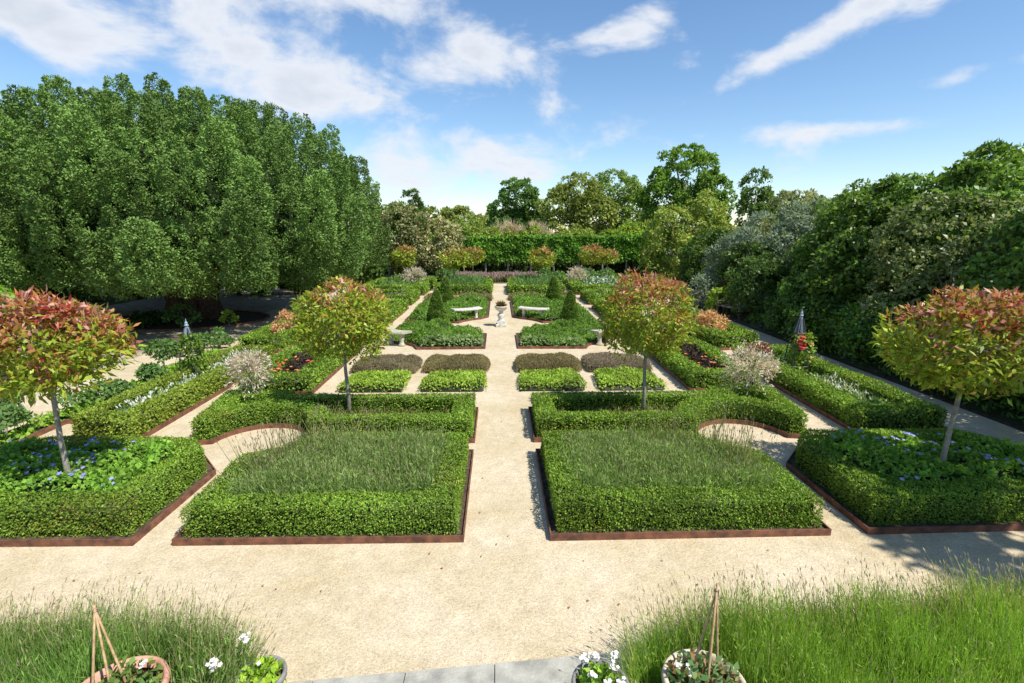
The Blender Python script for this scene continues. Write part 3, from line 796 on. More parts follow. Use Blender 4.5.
# left side: ground cover between long bed and the gravel walk
p = [(-9.0, 6.4), (-8.08, 6.4), (-8.08, 9.1), (-7.55, 9.3), (-7.6, 14.0), (-8.0, 14.6), (-8.5, 14.4), (-8.5, 9.6)]
bed('open edged bed of bright groundcover along the sunny gravel walk', p)
pad('groundcover_planting', 'bright lime green ground cover along the sunny gravel walk', 'ground cover', [tuple(v) for v in offset(p, .06)], .14, .085, [(3, (.15, .27, .035)), (2, (.10, .20, .03)), (1, (.19, .28, .06))], bump=.09, freq=2, kind='stuff')

M['greybark'] = noise_mat('ashen_bark', (.26, .24, .21), (.42, .39, .34), 12, .9, .3)
# ------------------------------------------------------------------ photinia standards
def photinia_cols(zc, rz, redness):
    def f(P, d, C):
        n = len(P)
        t = np.clip((P[:, 2] - zc) / rz, -1, 1) * .5 + .5
        o = vnoise(P, 2.6, 31)
        k = np.clip(t * 1.7 + (o - .5) * 1.1 - .86 + redness, 0, .92)
        r = rng.random(n)
        red = np.array([[.40, .06, .05], [.50, .19, .14], [.46, .20, .06], [.58, .32, .28], [.42, .20, .07]])[rng.integers(0, 5, n)]
        yel = np.array([[.36, .33, .04], [.26, .31, .035], [.40, .29, .055]])[rng.integers(0, 3, n)]
        out = np.where((r < k * 1.0)[:, None], red, np.where((r < k + .33)[:, None], yel, C))
        return out * (.75 + .5 * rng.random((n, 1)))
    return f

def photinia(loc, label, hgt=2.78, rad=.92, zc=2.0, redness=.0, per=70, L=.105, n=140, cr=.25, lean=(0, 0)):
    e = empty('photinia_tree', loc, label, 'photinia tree', 'lollipop photinia trees')
    rz = hgt - zc
    ells = [(lean[0], lean[1], zc, rad * .86, rad * .86, rz * .72), (lean[0] - rad * .3, lean[1], zc - .1, rad * .56, rad * .6, rz * .6), (lean[0] + rad * .36, lean[1] + .1, zc - .02, rad * .52, rad * .6, rz * .62)]
    cen, ctr = ell_points(ells, n, .62)
    cen[:, 2] -= .06
    g = Geo()
    clump_leaves(g, cen, ctr, cr, per, L, [(3, (.13, .20, .022)), (2, (.19, .255, .03)), (1, (.06, .115, .015))], wr=.36, topcol=photinia_cols(zc, rz, redness), outb=.5, upb=.35, spread=.7, rise=.6, squash=.75)
    g.build('crown', M['gloss'], e)
    bm = bmesh.new()
    lx, ly = lean
    tube(bm, [(0, 0, -.03), (lx * .2 + .015, ly * .2, .5), (lx * .6 - .01, ly * .6, 1.0), (lx, ly, zc - rz * .6), (lx, ly, zc + .2)], [.046, .034, .03, .027, .012], 8)
    for k in rng.choice(len(cen), size=14, replace=False):
        a = Vector((lx, ly, zc - rz * (.65 - .5 * rng.random()))); b = Vector(cen[k])
        tube(bm, [a, a.lerp(b, .5) + Vector((0, 0, .04)), b], [.017, .011, .004], 5)
    bm_obj('trunk', bm, M['bark'], e, smooth=True)
    return e
photinia((-5.45, 6.0, 0), 'red tipped photinia lollipop tree over the geraniums nearest the great yew', 2.86, .70, 2.24, .36, per=58, lean=(.06, -.02))
photinia((5.82, 6.05, 0), 'orange flushed photinia lollipop tree standing in the shaded geraniums by the dark shrubs', 3.02, .90, 2.26, .30, per=66, lean=(.12, 0))
photinia((-2.85, 9.15, 0), 'yellow green photinia lollipop tree with a few red tips, in the scalloped bed', 2.86, .80, 1.96, -.08, L=.10, n=135)
photinia((2.74, 9.1, 0), 'deep red topped photinia lollipop tree in the scalloped bed', 2.98, .80, 2.05, .16, L=.10, n=135)
far = [((-6.3, 34.2, 0), 'small far photinia with a bronze crown in the shade beneath the cream blossom trees', 2.75, .9, .0),
       ((-2.72, 31, 0), 'far photinia with a yellow bronze crown in front of the cream blossom trees', 2.6, .85, -.1),
       ((-1.75, 34.8, 0), 'far bronze photinia half hidden behind the yellow bronze one', 2.6, .8, .05),
       ((2.62, 31, 0), 'far photinia with a bronze crown overhanging the path end bed', 2.62, .85, -.05),
       ((6.55, 36, 0), 'far photinia with the reddest round crown before the pleached limes', 2.7, .9, .22),
       ((7.2, 33.6, 0), 'far orange photinia overlapping the reddest one', 2.4, .75, .1)]
for loc, lb, h_, r_, rd in far:
    photinia(loc, lb, h_, r_ * .82, 2.0, rd - .04, per=26, L=.2, n=60, cr=.27)

# ------------------------------------------------------------------ flamingo willows (pale pink lollipops)
WIL = [(4, (.36, .33, .37)), (3, (.39, .40, .45)), (3, (.15, .20, .11)), (2, (.35, .24, .28))]
def willow(loc, label, zc, rad, L=.09, per=46):
    zc -= .05; e = empty('dappled_willow', loc, label, 'dappled willow', 'dappled willows')
    cen, ctr = ell_points([(0, 0, zc, rad, rad, rad * .6)], 30, .5)
    g = Geo()
    clump_leaves(g, cen, ctr, rad * .25, per // 3, L, WIL, wr=.26, upb=.2, rise=1.0, outb=1.)
    m = 150; dd = unit(rdir(m) + [0, 0, .3]); o0 = np.tile([0, 0, zc - .1], (m, 1)) + dd * rad * .3    # long arching wands set with leaves
    for f in np.linspace(.2, 1, 9):
        Q = o0 + dd * rad * (.95 * f) * (.75 + .5 * rng.random((m, 1))) - np.array([0, 0, .22]) * rad * f * f
        leaf_quads(g, Q, unit(dd + rdir(m) * .7), rdir(m), L * .8, L * .24, pal(m, *WIL))
    n = 70; d = unit(rdir(n) + [0, 0, .35])
    tips, td = blades(g, np.tile([0, 0, zc - .1], (n, 1)), d, rad * 1.25, .008, (.3, .26, .2), bend=.1)
    g.build('crown', M['soft'], e)
    bm = bmesh.new(); tube(bm, [(0, 0, 0), (.01, 0, zc * .5), (0, 0, zc)], [.022, .018, .012], 6)
    bm_obj('trunk', bm, M['bark'], e, smooth=True)
willow((-4.95, 9.75, 0), 'pale pink dappled willow on a thin stem beside the orange dahlias nearest the yew', .98, .35)
willow((5.08, 9.75, 0), 'pale pink dappled willow on a thin stem next to the rose obelisk', .95, .45)
willow((-5.2, 31.4, 0), 'small far pink dappled willow in the shade on the yew side', .95, .6, .16, 20)
willow((5.0, 32.2, 0), 'small far pink dappled willow before the pleached limes', .9, .55, .16, 20)

# ------------------------------------------------------------------ clipped cones
def cone(loc, label, h, r):
    g = Geo(); n = int(5200)
    z = h * (1 - np.sqrt(1 - rng.random(n) * .995)); a = rng.random(n) * 2 * math.pi
    prof = r * (1 - (z / h) ** 1.5) * np.clip(.8 + z / h * 1.2, 0, 1) + .02
    d = np.c_[np.cos(a), np.sin(a), np.full(n, .35)]
    P = np.c_[np.cos(a) * prof, np.sin(a) * prof, z + .02]
    P += d * ((vnoise(P, 7, 3) - .5) * .09)[:, None]
    leaf_quads(g, P, unit(unit(d) * .6 + rdir(n) * .7 + [0, 0, .4]), unit(unit(d) + rdir(n) * .6), 
               .062, .04, pal(n, *[(4, (.06, .115, .02)), (3, (.085, .15, .026)), (1, (.045, .085, .016))], pos=P))
    k = 12; zs = np.linspace(0, h * .93, 7); V = []; F = []
    for zi in zs:
        pr = (r * (1 - (zi / h) ** 1.5)) * .85 * min(1, .8 + zi / h * 1.2)
        V += [(pr * math.cos(2 * math.pi * i / k), pr * math.sin(2 * math.pi * i / k), zi) for i in range(k)]
    for i in range(6):
        F += [(i * k + j, i * k + (j + 1) % k, (i + 1) * k + (j + 1) % k, (i + 1) * k + j) for j in range(k)]
    g.add(V, F, (.03, .045, .012))
    o = g.build('topiary_cone', M['box']); o.location = loc
    tag(o, label, 'topiary', 'clipped cones')
cone((-2.3, 18.6, .04), 'clipped evergreen cone in the front quarter bed on the yew side', 1.48, .36)
cone((2.6, 18.2, .04), 'clipped evergreen cone in the front quarter bed on the shady path side', 1.48, .34)
cone((-2.5, 23.7, .04), 'clipped evergreen cone in the back quarter bed on the yew side', 1.48, .36)
cone((2.62, 24.1, .04), 'clipped evergreen cone in the back quarter bed on the shady path side', 1.48, .36)

# ------------------------------------------------------------------ the great yew
def yew():
    base = (-12.75, 21.2, 0)
    e = empty('yew_tree', base, 'huge domed yew of upright dark green plumes over a shaded gravel ring', 'yew tree')
    g = Geo()
    rx, ry = 6.8, 5.9
    pts = []
    for _ in range(30000):
        if len(pts) >= 300: break
        v = rng.normal(size=3); v /= np.linalg.norm(v)
        if v[2] < -.6: continue
        fl = (1 - abs(v[2]) ** 2.5) ** .5 / max(math.hypot(v[0], v[1]), .05) if v[2] > 0 else 1
        fl = min(fl, 1.9)
        p = np.array([v[0] * rx * fl, v[1] * ry * fl, 3.2 + (v[2] * 4.15 if v[2] > 0 else v[2] * 1.6)])
        p += rng.normal(size=3) * [.35, .35, .15]
        if all(np.linalg.norm((p - q[0]) * [1, 1, .5]) > .98 for q in pts):
            pts.append((p, v))
    for p, v in pts:
        low = v[2] < -.05
        back = v[1] > .4
        hgt = (2.1 + .8 * rng.random()) if not low else 1.6 + .5 * rng.random()
        ax = unit(np.array([v[0] * .30, v[1] * .30, .95 if not low else .55]))
        r0 = .45 + .15 * rng.random()
        e1 = unit(np.cross(ax, [.3, .2, 1.])); e2 = np.cross(ax, e1)
        m = 22 if back else 84
        t = (np.arange(m) + .5) / m; t = t ** 1.12 * .98; t += rng.normal(size=m) * .02
        t = np.clip(t, 0, 1.02)
        ang = np.arange(m) * 2.39996 + rng.random() * 6.28 + rng.normal(size=m) * .25
        u = e1 * np.cos(ang)[:, None] + e2 * np.sin(ang)[:, None]
        vis = (u @ v > -.35) | (t > .7)
        t, u = t[vis], u[vis]; m = len(t)
        prof = r0 * np.clip(1.03 - t, .0, 1) ** .62 * (t + .06) ** .32 * 1.5
        kr = ((.24 if back else .185) * (1.12 - .6 * t)) * (.8 + .45 * rng.random(m))    # knobs shrink towards the tip
        cen = p + ax * ((t - .42) * hgt)[:, None] + u * (prof * (.85 + .3 * rng.random(m)))[:, None]
        per = 24 if back else 64; n = m * per; k = np.repeat(np.arange(m), per)
        kd = unit(u + ax * .55)                                       # each knob points out and up
        d = unit(rdir(n) + kd[k] * .75)
        P = cen[k] + (d + kd[k] * .3 * np.sum(d * kd[k], 1)[:, None]) * (kr[k] * (.86 + .2 * rng.random(n)))[:, None]
        nn = unit(d + rdir(n) * .2)
        A = unit(d * .15 + rdir(n) * .5 + kd[k] * .5)
        tone = .78 + .44 * rng.random()
        C = pal(n, (4, (.070, .132, .035)), (3, (.086, .156, .041)), (1, (.055, .105, .029)), jit=.12, pos=P, freq=.5, amp=.12) * tone
        C *= (1 + (rng.random(m) - .5) * .25)[k][:, None]
        L = .22 if back else .078
        leaf_quads(g, P, A, nn, L * (.6 + .8 * rng.random(n)), L * .55, C, .1)
    np_mesh('crown', np.vstack(g.V), np.vstack(g.F), np.vstack(g.C), M['needle'], e)
    bm = bmesh.new()
    for k in range(9):                                  # fluted, many stemmed trunk
        a = 2 * math.pi * k / 9 + rng.random() * .4; r = .28 + .18 * rng.random()
        x, y = .62 * math.cos(a), .55 * math.sin(a)
        q = 2.4 + 2.2 * rng.random()
        tube(bm, [(x * 1.25, y * 1.25, -.05), (x, y, .8), (x * 1.6, y * 1.6, 1.8), (x * q * 1.3, y * q * 1.1, 3.2), (x * q * 2.0, y * q * 1.7, 5.0)], [r * 1.25, r, r * .8, r * .5, r * .15], 9)
    tube(bm, [(0, 0, -.05), (0, 0, 2.2), (.2, 0, 5), (0, .2, 7)], [.62, .6, .4, .1], 12)
    bm_obj('trunk', bm, M['darkbark'], e, smooth=True)
    bm = bmesh.new()                                    # solid core for the inner twigs; shade between plumes painted near black
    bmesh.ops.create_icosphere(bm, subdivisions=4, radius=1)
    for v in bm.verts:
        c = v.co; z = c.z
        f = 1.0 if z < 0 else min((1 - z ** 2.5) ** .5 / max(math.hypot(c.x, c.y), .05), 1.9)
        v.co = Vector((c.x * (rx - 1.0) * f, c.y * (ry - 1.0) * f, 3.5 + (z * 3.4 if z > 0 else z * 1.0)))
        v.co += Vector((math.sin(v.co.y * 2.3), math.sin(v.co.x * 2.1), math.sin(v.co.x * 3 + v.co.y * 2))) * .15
    bm_obj('shade_core', bm, M['twig'], e)
M['twig'] = noise_mat('twig', (.010, .020, .006), (.018, .032, .010), 6, 1, .8, 20)  # near black, the shade of the yew's crevices put into the colour
yew()

# planted ring round the yew's trunk
ring = [(-12.6 + 3.0 * math.cos(a), 20.6 + 2.3 * math.sin(a)) for a in np.linspace(0, 2 * math.pi, 28, endpoint=False)]
sheet('yew_bed_ground', ring, .02, M['soil'])
bm = bmesh.new(); ribbon(bm, ring, -.1, 0, 0, .07)
tag(bm_obj('brick_edging', bm, M['corten']), 'low reddish edging ring in the gravel around the yew trunk', 'edging')
pad('ivy_planting', 'dark ivy patches on the soil under the great yew', 'ivy', [(-15, 19.2), (-13.2, 18.8), (-12.9, 20.2), (-14.6, 21.4)], .2, .12, GDARK, bump=.1, kind='stuff')
tree('euphorbia_shrub', 'grey green leafy plant in front of the yew trunk', 'shrub', (-11.75, 18.9, 0), [(0, 0, .4, .45, .45, .4)], 16, 30, .2, .14, GBLUE, trunk_r=.02, limbs=3)
tree('fern_shrub', 'yellowish young plant at the edge of the yew ring', 'shrub', (-10.1, 18.9, 0), [(0, 0, .3, .18, .18, .3)], 7, 20, .12, .12, GLIME, trunk_r=.012, limbs=2)

# dark evergreen bank behind and beside the yew
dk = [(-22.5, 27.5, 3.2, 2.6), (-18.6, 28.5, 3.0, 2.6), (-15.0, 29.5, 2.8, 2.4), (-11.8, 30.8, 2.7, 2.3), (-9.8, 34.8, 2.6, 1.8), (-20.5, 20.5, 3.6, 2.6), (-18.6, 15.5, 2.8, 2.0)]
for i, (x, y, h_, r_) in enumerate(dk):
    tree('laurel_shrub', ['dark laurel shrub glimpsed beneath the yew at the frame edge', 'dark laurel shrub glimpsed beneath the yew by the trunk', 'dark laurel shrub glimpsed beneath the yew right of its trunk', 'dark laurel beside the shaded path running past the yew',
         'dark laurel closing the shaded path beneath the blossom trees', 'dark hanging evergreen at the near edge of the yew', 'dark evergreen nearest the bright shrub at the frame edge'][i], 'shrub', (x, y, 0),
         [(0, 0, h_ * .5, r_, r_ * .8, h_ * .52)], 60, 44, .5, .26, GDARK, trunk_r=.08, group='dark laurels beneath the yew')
tree('bright_shrub', 'bright yellow green shrub at the frame edge above the front photinia', 'shrub', (-14.4, 13.3, 0), [(0, 0, 1.5, 1.35, 1.2, 1.35)], 60, 60, .32, .17, [(3, (.12, .26, .03)), (2, (.17, .32, .045)), (1, (.08, .18, .02))], trunk_r=.06)
for x, y, h_, r_, lb in ((-8.0, 10.2, .4, .28, 'rounded blue green shrub on the lime ground cover by the gravel walk'), (-8.4, 8.3, .4, .32, 'small round green shrub beside the front photinia stem'),
                         (-8.25, 9.5, .32, .26, 'leafy green shrub between the lime ground cover and the photinia'), (-8.1, 11.6, .32, .24, 'green shrub next to the little lollipop tree'),
                         (-11.5, 10.2, .8, .9, 'low mixed green shrub across the gravel walk'), (-12.6, 9.2, .9, 1.0, 'larger green shrub at the frame edge across the gravel walk'),
                         (-11.6, 12.0, .9, .8, 'green shrub behind the front photinia across the gravel walk'), (-8.6, 15.1, .5, .5, 'dark shrub by the two timber posts')):
    tree('border_shrub', lb, 'shrub', (x, y, 0), [(0, 0, h_ * .55, r_, r_, h_ * .55)], 22, 40, .17, .1, GBLUE if h_ < .7 else G1, trunk_r=.02, limbs=3, group='shrubs along the gravel walk')
def lolli(loc, label, h, r):
    tree('standard_shrub', label, 'shrub', loc, [(0, 0, h, r, r, r * .85)], 16, 36, r * .45, .085, GBLUE, trunk_r=.018, trunk_top=h, limbs=4, group='little lollipop shrubs')
lolli((-8.55, 12.7, 0), 'little bushy lollipop shrub on a bare stem by the sunny gravel walk', .58, .26)
lolli((-9.05, 8.9, 0), 'little greyish lollipop shrub with a bare stem at the frame edge', .5, .27)

# ------------------------------------------------------------------ pleached limes at the far end
def pleached():
    xs = [-4.75, -2.87, -1.08, .75, 2.62, 4.52, 6.58, 8.55, 10.54, 12.5]
    nm = ['first', 'second', 'third', 'fourth', 'fifth', 'sixth', 'seventh', 'eighth', 'ninth', 'tenth']
    for i, x in enumerate(xs):
        e = empty('pleached_lime', (x, 42, 0), 'pleached lime with a boxed crown on a bare trunk, ' + nm[i] + ' from the blossom trees', 'pleached tree', 'pleached limes across the garden end')
        g = Geo(); n = 2000
        P = np.c_[(rng.random(n) - .5) * 2.05, -.5 + 1.0 * rng.random(n), 1.3 + 1.9 * rng.random(n)]
        f = rng.random(n); P[:, 1] = np.where(f < .6, -.32 + .2 * rng.random(n), np.maximum(P[:, 1], -.3))
        P[:, 2] -= .3 * np.abs(P[:, 0]) * (P[:, 2] < 1.6) * rng.random(n)
        dd = (vnoise(P + [x, 0, 0], 1.7, 2) - .5) * .55
        P[:, 1] -= dd; P[:, 2] += dd * .5
        nr = unit(np.c_[rng.normal(size=n) * .6, -1 + rng.normal(size=n) * .6, .5 + rng.normal(size=n) * .5])
        leaf_quads(g, P, unit(rdir(n) + [0, -.3, -.3]), nr, .26, .2, pal(n, *[(4, (.075, .17, .025)), (3, (.11, .23, .035)), (2, (.05, .12, .018))], pos=P + [x, 0, 0], freq=1.2, amp=.3))
        g.build('crown', M['leaf'], e)
        bm = bmesh.new(); tube(bm, [(0, -.12, -.05), (.02, -.1, 1.0), (0, 0, 2.6)], [.085, .075, .04], 8)
        bm_obj('trunk', bm, M['greybark'], e, smooth=True)
pleached()
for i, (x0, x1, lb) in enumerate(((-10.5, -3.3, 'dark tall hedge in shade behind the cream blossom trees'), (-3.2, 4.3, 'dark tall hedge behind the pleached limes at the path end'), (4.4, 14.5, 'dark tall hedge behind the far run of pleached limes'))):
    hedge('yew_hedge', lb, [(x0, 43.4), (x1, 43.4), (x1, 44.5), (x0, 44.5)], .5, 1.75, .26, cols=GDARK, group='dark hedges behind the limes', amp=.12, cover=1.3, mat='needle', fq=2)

# ------------------------------------------------------------------ trees beyond the garden
CREAM = [(4, (.045, .085, .02)), (2, (.07, .115, .03)), (3, (.28, .26, .18)), (1, (.21, .21, .13))]
tree('blossom_tree', 'dark leaved tree flecked with cream blossom beside the great yew', 'tree', (-7.0, 38.2, 0), [(0, 0, 3.2, 2.2, 1.9, 2.3), (.6, -.2, 1.9, 1.9, 1.6, 1.3)], 120, 34, .42, .24, CREAM, group='cream blossom trees')
tree('blossom_tree', 'paler tree thick with cream blossom next to the pleached limes', 'tree', (-4.4, 38.6, 0), [(0, 0, 2.8, 1.6, 1.5, 1.6), (-.3, 0, 1.9, 1.4, 1.4, 1.0)], 90, 34, .4, .24, [(3, (.07, .11, .03)), (3, (.31, .30, .2)), (2, (.23, .24, .14))], group='cream blossom trees')
tree('conifer_tree', 'pointed dark conifer rising behind the cream blossom trees', 'tree', (-7.6, 46, 0), [(0, 0, 3.2, 1.9, 1.8, 2.4), (0, 0, 5.4, .8, .8, 1.6)], 90, 34, .45, .26, GDARK + [(2, (.07, .12, .03))])
tree('green_tree', 'mid green tree tucked between the yew and the blossom trees', 'tree', (-8.4, 40, 0), [(0, 0, 3.6, 1.9, 1.6, 1.9)], 70, 36, .45, .24, G1)
tree('green_tree', 'light green bushy tree behind the blossom trees and limes', 'tree', (-3.2, 49, 0), [(0, 0, 2.8, 3.0, 2.2, 1.6), (2.4, 0, 2.4, 2.2, 2, 1.4)], 100, 34, .5, .28, GOLIVE + G1)
for i, (x, y, h_, r_, lb) in enumerate(((-7.0, 92, 7.4, 4.6, 'distant round tree left of the gap on the skyline'), (-1.0, 96, 6.9, 5.0, 'distant low tree in the skyline gap'), (4.0, 100, 7.2, 5, 'distant tree behind the grey bare tree'), (-14, 90, 7.6, 5, 'distant tree hidden mostly by the yew edge'))):
    tree('distant_tree', lb, 'tree', (x, y, 0), [(0, 0, h_ * .55, r_, 3, h_ * .45)], 110, 30, .9, .5, GOLIVE, group='distant skyline trees', trunk_r=.25)
tree('dark_tree', 'dense dark green round tree on the skyline above the grey bare tree', 'tree', (2.4, 68, 0), [(.2, 0, 7.6, 2.3, 2.2, 2.6), (-1.5, 0, 6.4, 1.8, 1.8, 1.5), (1.8, 0, 6, 2, 2, 1.8), (-.6, 0, 4, 3, 2.5, 2.5)], 230, 34, .6, .36, [(4, (.05, .11, .026)), (3, (.07, .14, .032)), (1, (.09, .17, .04))], trunk_r=.3, outb=1.)
tree('olive_tree', 'broad loose olive green tree on the skyline behind the limes', 'tree', (8.4, 60, 0), [(.8, 0, 7.4, 2.4, 2.4, 2.6), (-1.3, 0, 6.0, 2.3, 2.2, 2.4), (2.5, 0, 5.4, 2.8, 2.4, 2.6), (-.5, 0, 3.6, 4, 2.6, 2.2)], 330, 30, .62, .32, GOLIVE, trunk_r=.3)
tree('green_tree', 'rounded mid green tree between the olive tree and the big dome', 'tree', (14.0, 62, 0), [(0, 0, 7.6, 3.2, 2.8, 2.7), (1.6, 0, 5.6, 2.8, 2.6, 3), (-2, 0, 5, 3, 2.6, 2.8)], 290, 30, .65, .33, [(3, (.11, .18, .045)), (2, (.15, .22, .06)), (2, (.075, .135, .03))], trunk_r=.3)
tree('dome_tree', 'tall dense domed tree, highest on the skyline beyond the limes', 'tree', (18.3, 51, 0), [(-.1, 0, 8.2, 3.2, 3, 3.2), (-2, 0, 6.6, 2.2, 2.3, 2.3), (2.2, 0, 6.4, 2.3, 2.3, 2.6), (0, 0, 4.2, 4.0, 3, 3)], 430, 36, .58, .3, [(4, (.075, .15, .022)), (3, (.105, .19, .03)), (2, (.05, .105, .016))], trunk_r=.32, outb=.9)
tree('birch_tree', 'pale yellow green loose tree in front of the tall dome tree', 'tree', (13.6, 38.5, 0), [(-.6, 0, 3.5, 1.8, 1.6, 2.0), (1.7, 0, 4.3, 1.4, 1.4, 1.9), (0, 0, 1.9, 2.6, 2, 1.9), (2.9, 0, 2.2, 1.6, 1.5, 2.0)], 260, 32, .42, .22, [(4, (.13, .20, .04)), (3, (.18, .25, .06)), (2, (.20, .20, .06)), (1, (.08, .14, .03))], trunk_r=.16)
tree('narrow_tree', 'narrow pointed tree standing alone against the sky', 'tree', (22.4, 45, 0), [(0, 0, 6.9, 1.1, 1.1, 1.9), (.3, 0, 5.0, 1.9, 1.6, 1.9), (0, 0, 2.8, 2.3, 1.9, 2.0)], 190, 32, .42, .24, [(4, (.05, .10, .022)), (3, (.075, .13, .03)), (2, (.10, .15, .045))], trunk_r=.2)
tree('dark_tree', 'far dark domed tree on the horizon beyond the silver shrub', 'tree', (48, 82, 0), [(0, 0, 5.6, 5.2, 4, 3.2)], 150, 30, .9, .5, GDARK, trunk_r=.3)
tree('lime_shrub', 'bright lime green shrub at the end of the pleached limes', 'shrub', (11.6, 43.6, 0), [(0, 0, 2.7, 1.6, 1.2, 1.6), (-1.6, .3, 2.6, 1.5, 1, 1.1)], 80, 34, .4, .24, GLIME)
for i, (x, y, lb) in enumerate(((3.4, 47, 'light green bush topping the limes below the olive tree'), (7.6, 47.5, 'light green bush topping the limes below the rounded tree'), (-.4, 47, 'pale green bush topping the limes by the grey bare tree'))):
    tree('light_shrub', lb, 'shrub', (x, y, 0), [(0, 0, 2.1, 2.6, 1.4, 1.55)], 80, 30, .42, .25, GOLIVE + GLIME, group='bushes above the limes')

def bare_tree():
    e = empty('bare_tree', (2.0, 49, 0), 'grey twiggy leafless tree behind the pleached limes', 'bare tree')
    bm = bmesh.new(); ends = []
    def grow(p, d, L, r, k):
        q = p + d * L
        tube(bm, [p, p.lerp(q, .5) + Vector(rng.normal(size=3)) * L * .05, q], [r, r * .8, r * .55], 5)
        if k == 0: ends.append((np.array(q), np.array(d))); return
        for _ in range(3 if k > 1 else 4):
            dd = (d + Vector(rng.normal(size=3)) * .42 + Vector((0, 0, .12))).normalized()
            grow(q, dd, L * (.62 + .22 * rng.random()), r * .55, k - 1)
    for k in range(7):
        a = 2 * math.pi * k / 7
        grow(Vector((.2 * math.cos(a), .2 * math.sin(a), .3)), Vector((math.cos(a) * .75, math.sin(a) * .5, .95)).normalized(), 1.5, .08, 3)
    bm_obj('trunk', bm, M['greybark'], e)
    g = Geo()
    for q, d in ends:
        n = 12; blades(g, np.tile(q, (n, 1)) - d * .3 * rng.random((n, 1)), unit(d + rdir(n) * .6), .7, .035, pal(n, (1, (.26, .24, .21)), (1, (.34, .31, .27))), bend=.15)
    g.build('twigs', M['soft'], e)
bare_tree()

# ------------------------------------------------------------------ dark shrub bank along the right hand path
tree('silver_shrub', 'tall silver grey weeping shrub arching over the shady path', 'shrub', (14.2, 24.0, 0), [(-.6, 0, 2.6, 2.6, 2.6, 1.8), (1.0, -.6, 3.2, 2.4, 2.4, 1.7), (-1.4, 1.6, 1.8, 2.0, 2.2, 1.5), (1.2, -3.2, 2.8, 2.1, 2.0, 1.9)], 360, 60, .42, .19, GSILV, trunk_r=.14, mat='soft', wr=.42, rise=.6, upb=.3)
tree('silver_shrub', 'pale grey green feathery tree top above the silver shrub', 'tree', (18.0, 31, 0), [(0, 0, 4.3, 2.0, 1.8, 1.6), (1, 0, 2.6, 2, 2, 1.8)], 110, 32, .4, .2, [(3, (.16, .19, .10)), (2, (.22, .24, .15)), (1, (.1, .13, .06))], trunk_r=.12)
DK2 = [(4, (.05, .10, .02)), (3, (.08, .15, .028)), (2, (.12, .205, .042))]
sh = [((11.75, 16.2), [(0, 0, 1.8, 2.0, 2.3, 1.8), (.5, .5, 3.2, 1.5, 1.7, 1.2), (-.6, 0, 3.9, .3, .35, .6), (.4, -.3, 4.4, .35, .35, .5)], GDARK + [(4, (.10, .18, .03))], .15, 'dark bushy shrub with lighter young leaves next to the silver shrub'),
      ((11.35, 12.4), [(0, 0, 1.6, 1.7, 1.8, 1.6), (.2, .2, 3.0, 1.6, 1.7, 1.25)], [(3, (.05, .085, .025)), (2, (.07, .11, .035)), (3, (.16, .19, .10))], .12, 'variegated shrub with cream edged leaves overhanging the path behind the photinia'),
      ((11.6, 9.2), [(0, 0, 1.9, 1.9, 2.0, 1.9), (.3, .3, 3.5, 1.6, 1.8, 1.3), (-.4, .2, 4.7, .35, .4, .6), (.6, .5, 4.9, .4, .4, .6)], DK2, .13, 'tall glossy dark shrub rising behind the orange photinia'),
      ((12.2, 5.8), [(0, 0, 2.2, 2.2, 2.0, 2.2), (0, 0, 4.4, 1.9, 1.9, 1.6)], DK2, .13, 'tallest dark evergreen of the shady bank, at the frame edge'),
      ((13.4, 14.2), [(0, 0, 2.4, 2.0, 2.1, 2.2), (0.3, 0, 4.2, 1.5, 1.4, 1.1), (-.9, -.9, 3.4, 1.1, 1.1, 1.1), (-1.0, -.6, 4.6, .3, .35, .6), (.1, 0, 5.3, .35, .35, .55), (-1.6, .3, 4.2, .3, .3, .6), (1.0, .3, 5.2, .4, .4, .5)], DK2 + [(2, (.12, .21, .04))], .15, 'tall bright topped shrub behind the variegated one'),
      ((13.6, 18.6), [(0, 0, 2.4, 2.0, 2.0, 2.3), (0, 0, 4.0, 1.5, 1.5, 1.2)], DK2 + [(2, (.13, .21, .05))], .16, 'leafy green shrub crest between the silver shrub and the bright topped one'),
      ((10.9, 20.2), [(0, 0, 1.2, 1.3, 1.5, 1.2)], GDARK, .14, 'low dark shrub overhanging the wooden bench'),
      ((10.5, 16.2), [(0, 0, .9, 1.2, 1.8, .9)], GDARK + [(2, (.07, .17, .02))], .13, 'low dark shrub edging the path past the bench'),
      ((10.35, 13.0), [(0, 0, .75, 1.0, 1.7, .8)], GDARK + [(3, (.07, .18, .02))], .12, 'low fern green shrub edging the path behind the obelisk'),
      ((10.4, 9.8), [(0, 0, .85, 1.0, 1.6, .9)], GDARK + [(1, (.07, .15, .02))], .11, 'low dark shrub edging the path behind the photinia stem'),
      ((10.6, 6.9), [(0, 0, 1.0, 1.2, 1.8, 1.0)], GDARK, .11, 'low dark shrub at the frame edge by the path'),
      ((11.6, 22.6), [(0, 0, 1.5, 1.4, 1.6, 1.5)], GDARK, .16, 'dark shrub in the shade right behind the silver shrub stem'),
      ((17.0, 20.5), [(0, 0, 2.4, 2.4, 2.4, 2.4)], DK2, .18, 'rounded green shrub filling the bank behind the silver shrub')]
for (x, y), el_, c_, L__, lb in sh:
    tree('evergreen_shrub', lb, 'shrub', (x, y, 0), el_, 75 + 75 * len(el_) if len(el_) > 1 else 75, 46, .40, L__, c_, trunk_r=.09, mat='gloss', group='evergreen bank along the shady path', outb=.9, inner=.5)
pad('fern_planting', 'dark green ferny ground cover lining the shady path under the evergreen bank', 'ferns', [(9.5, 5.6), (10.9, 5.6), (10.9, 19.2), (9.5, 19.2)], .34, .13, GDARK + [(2, (.07, .16, .025))], rnd=.3, bump=.14, freq=1.7, kind='stuff', wr=.42, up=.6)
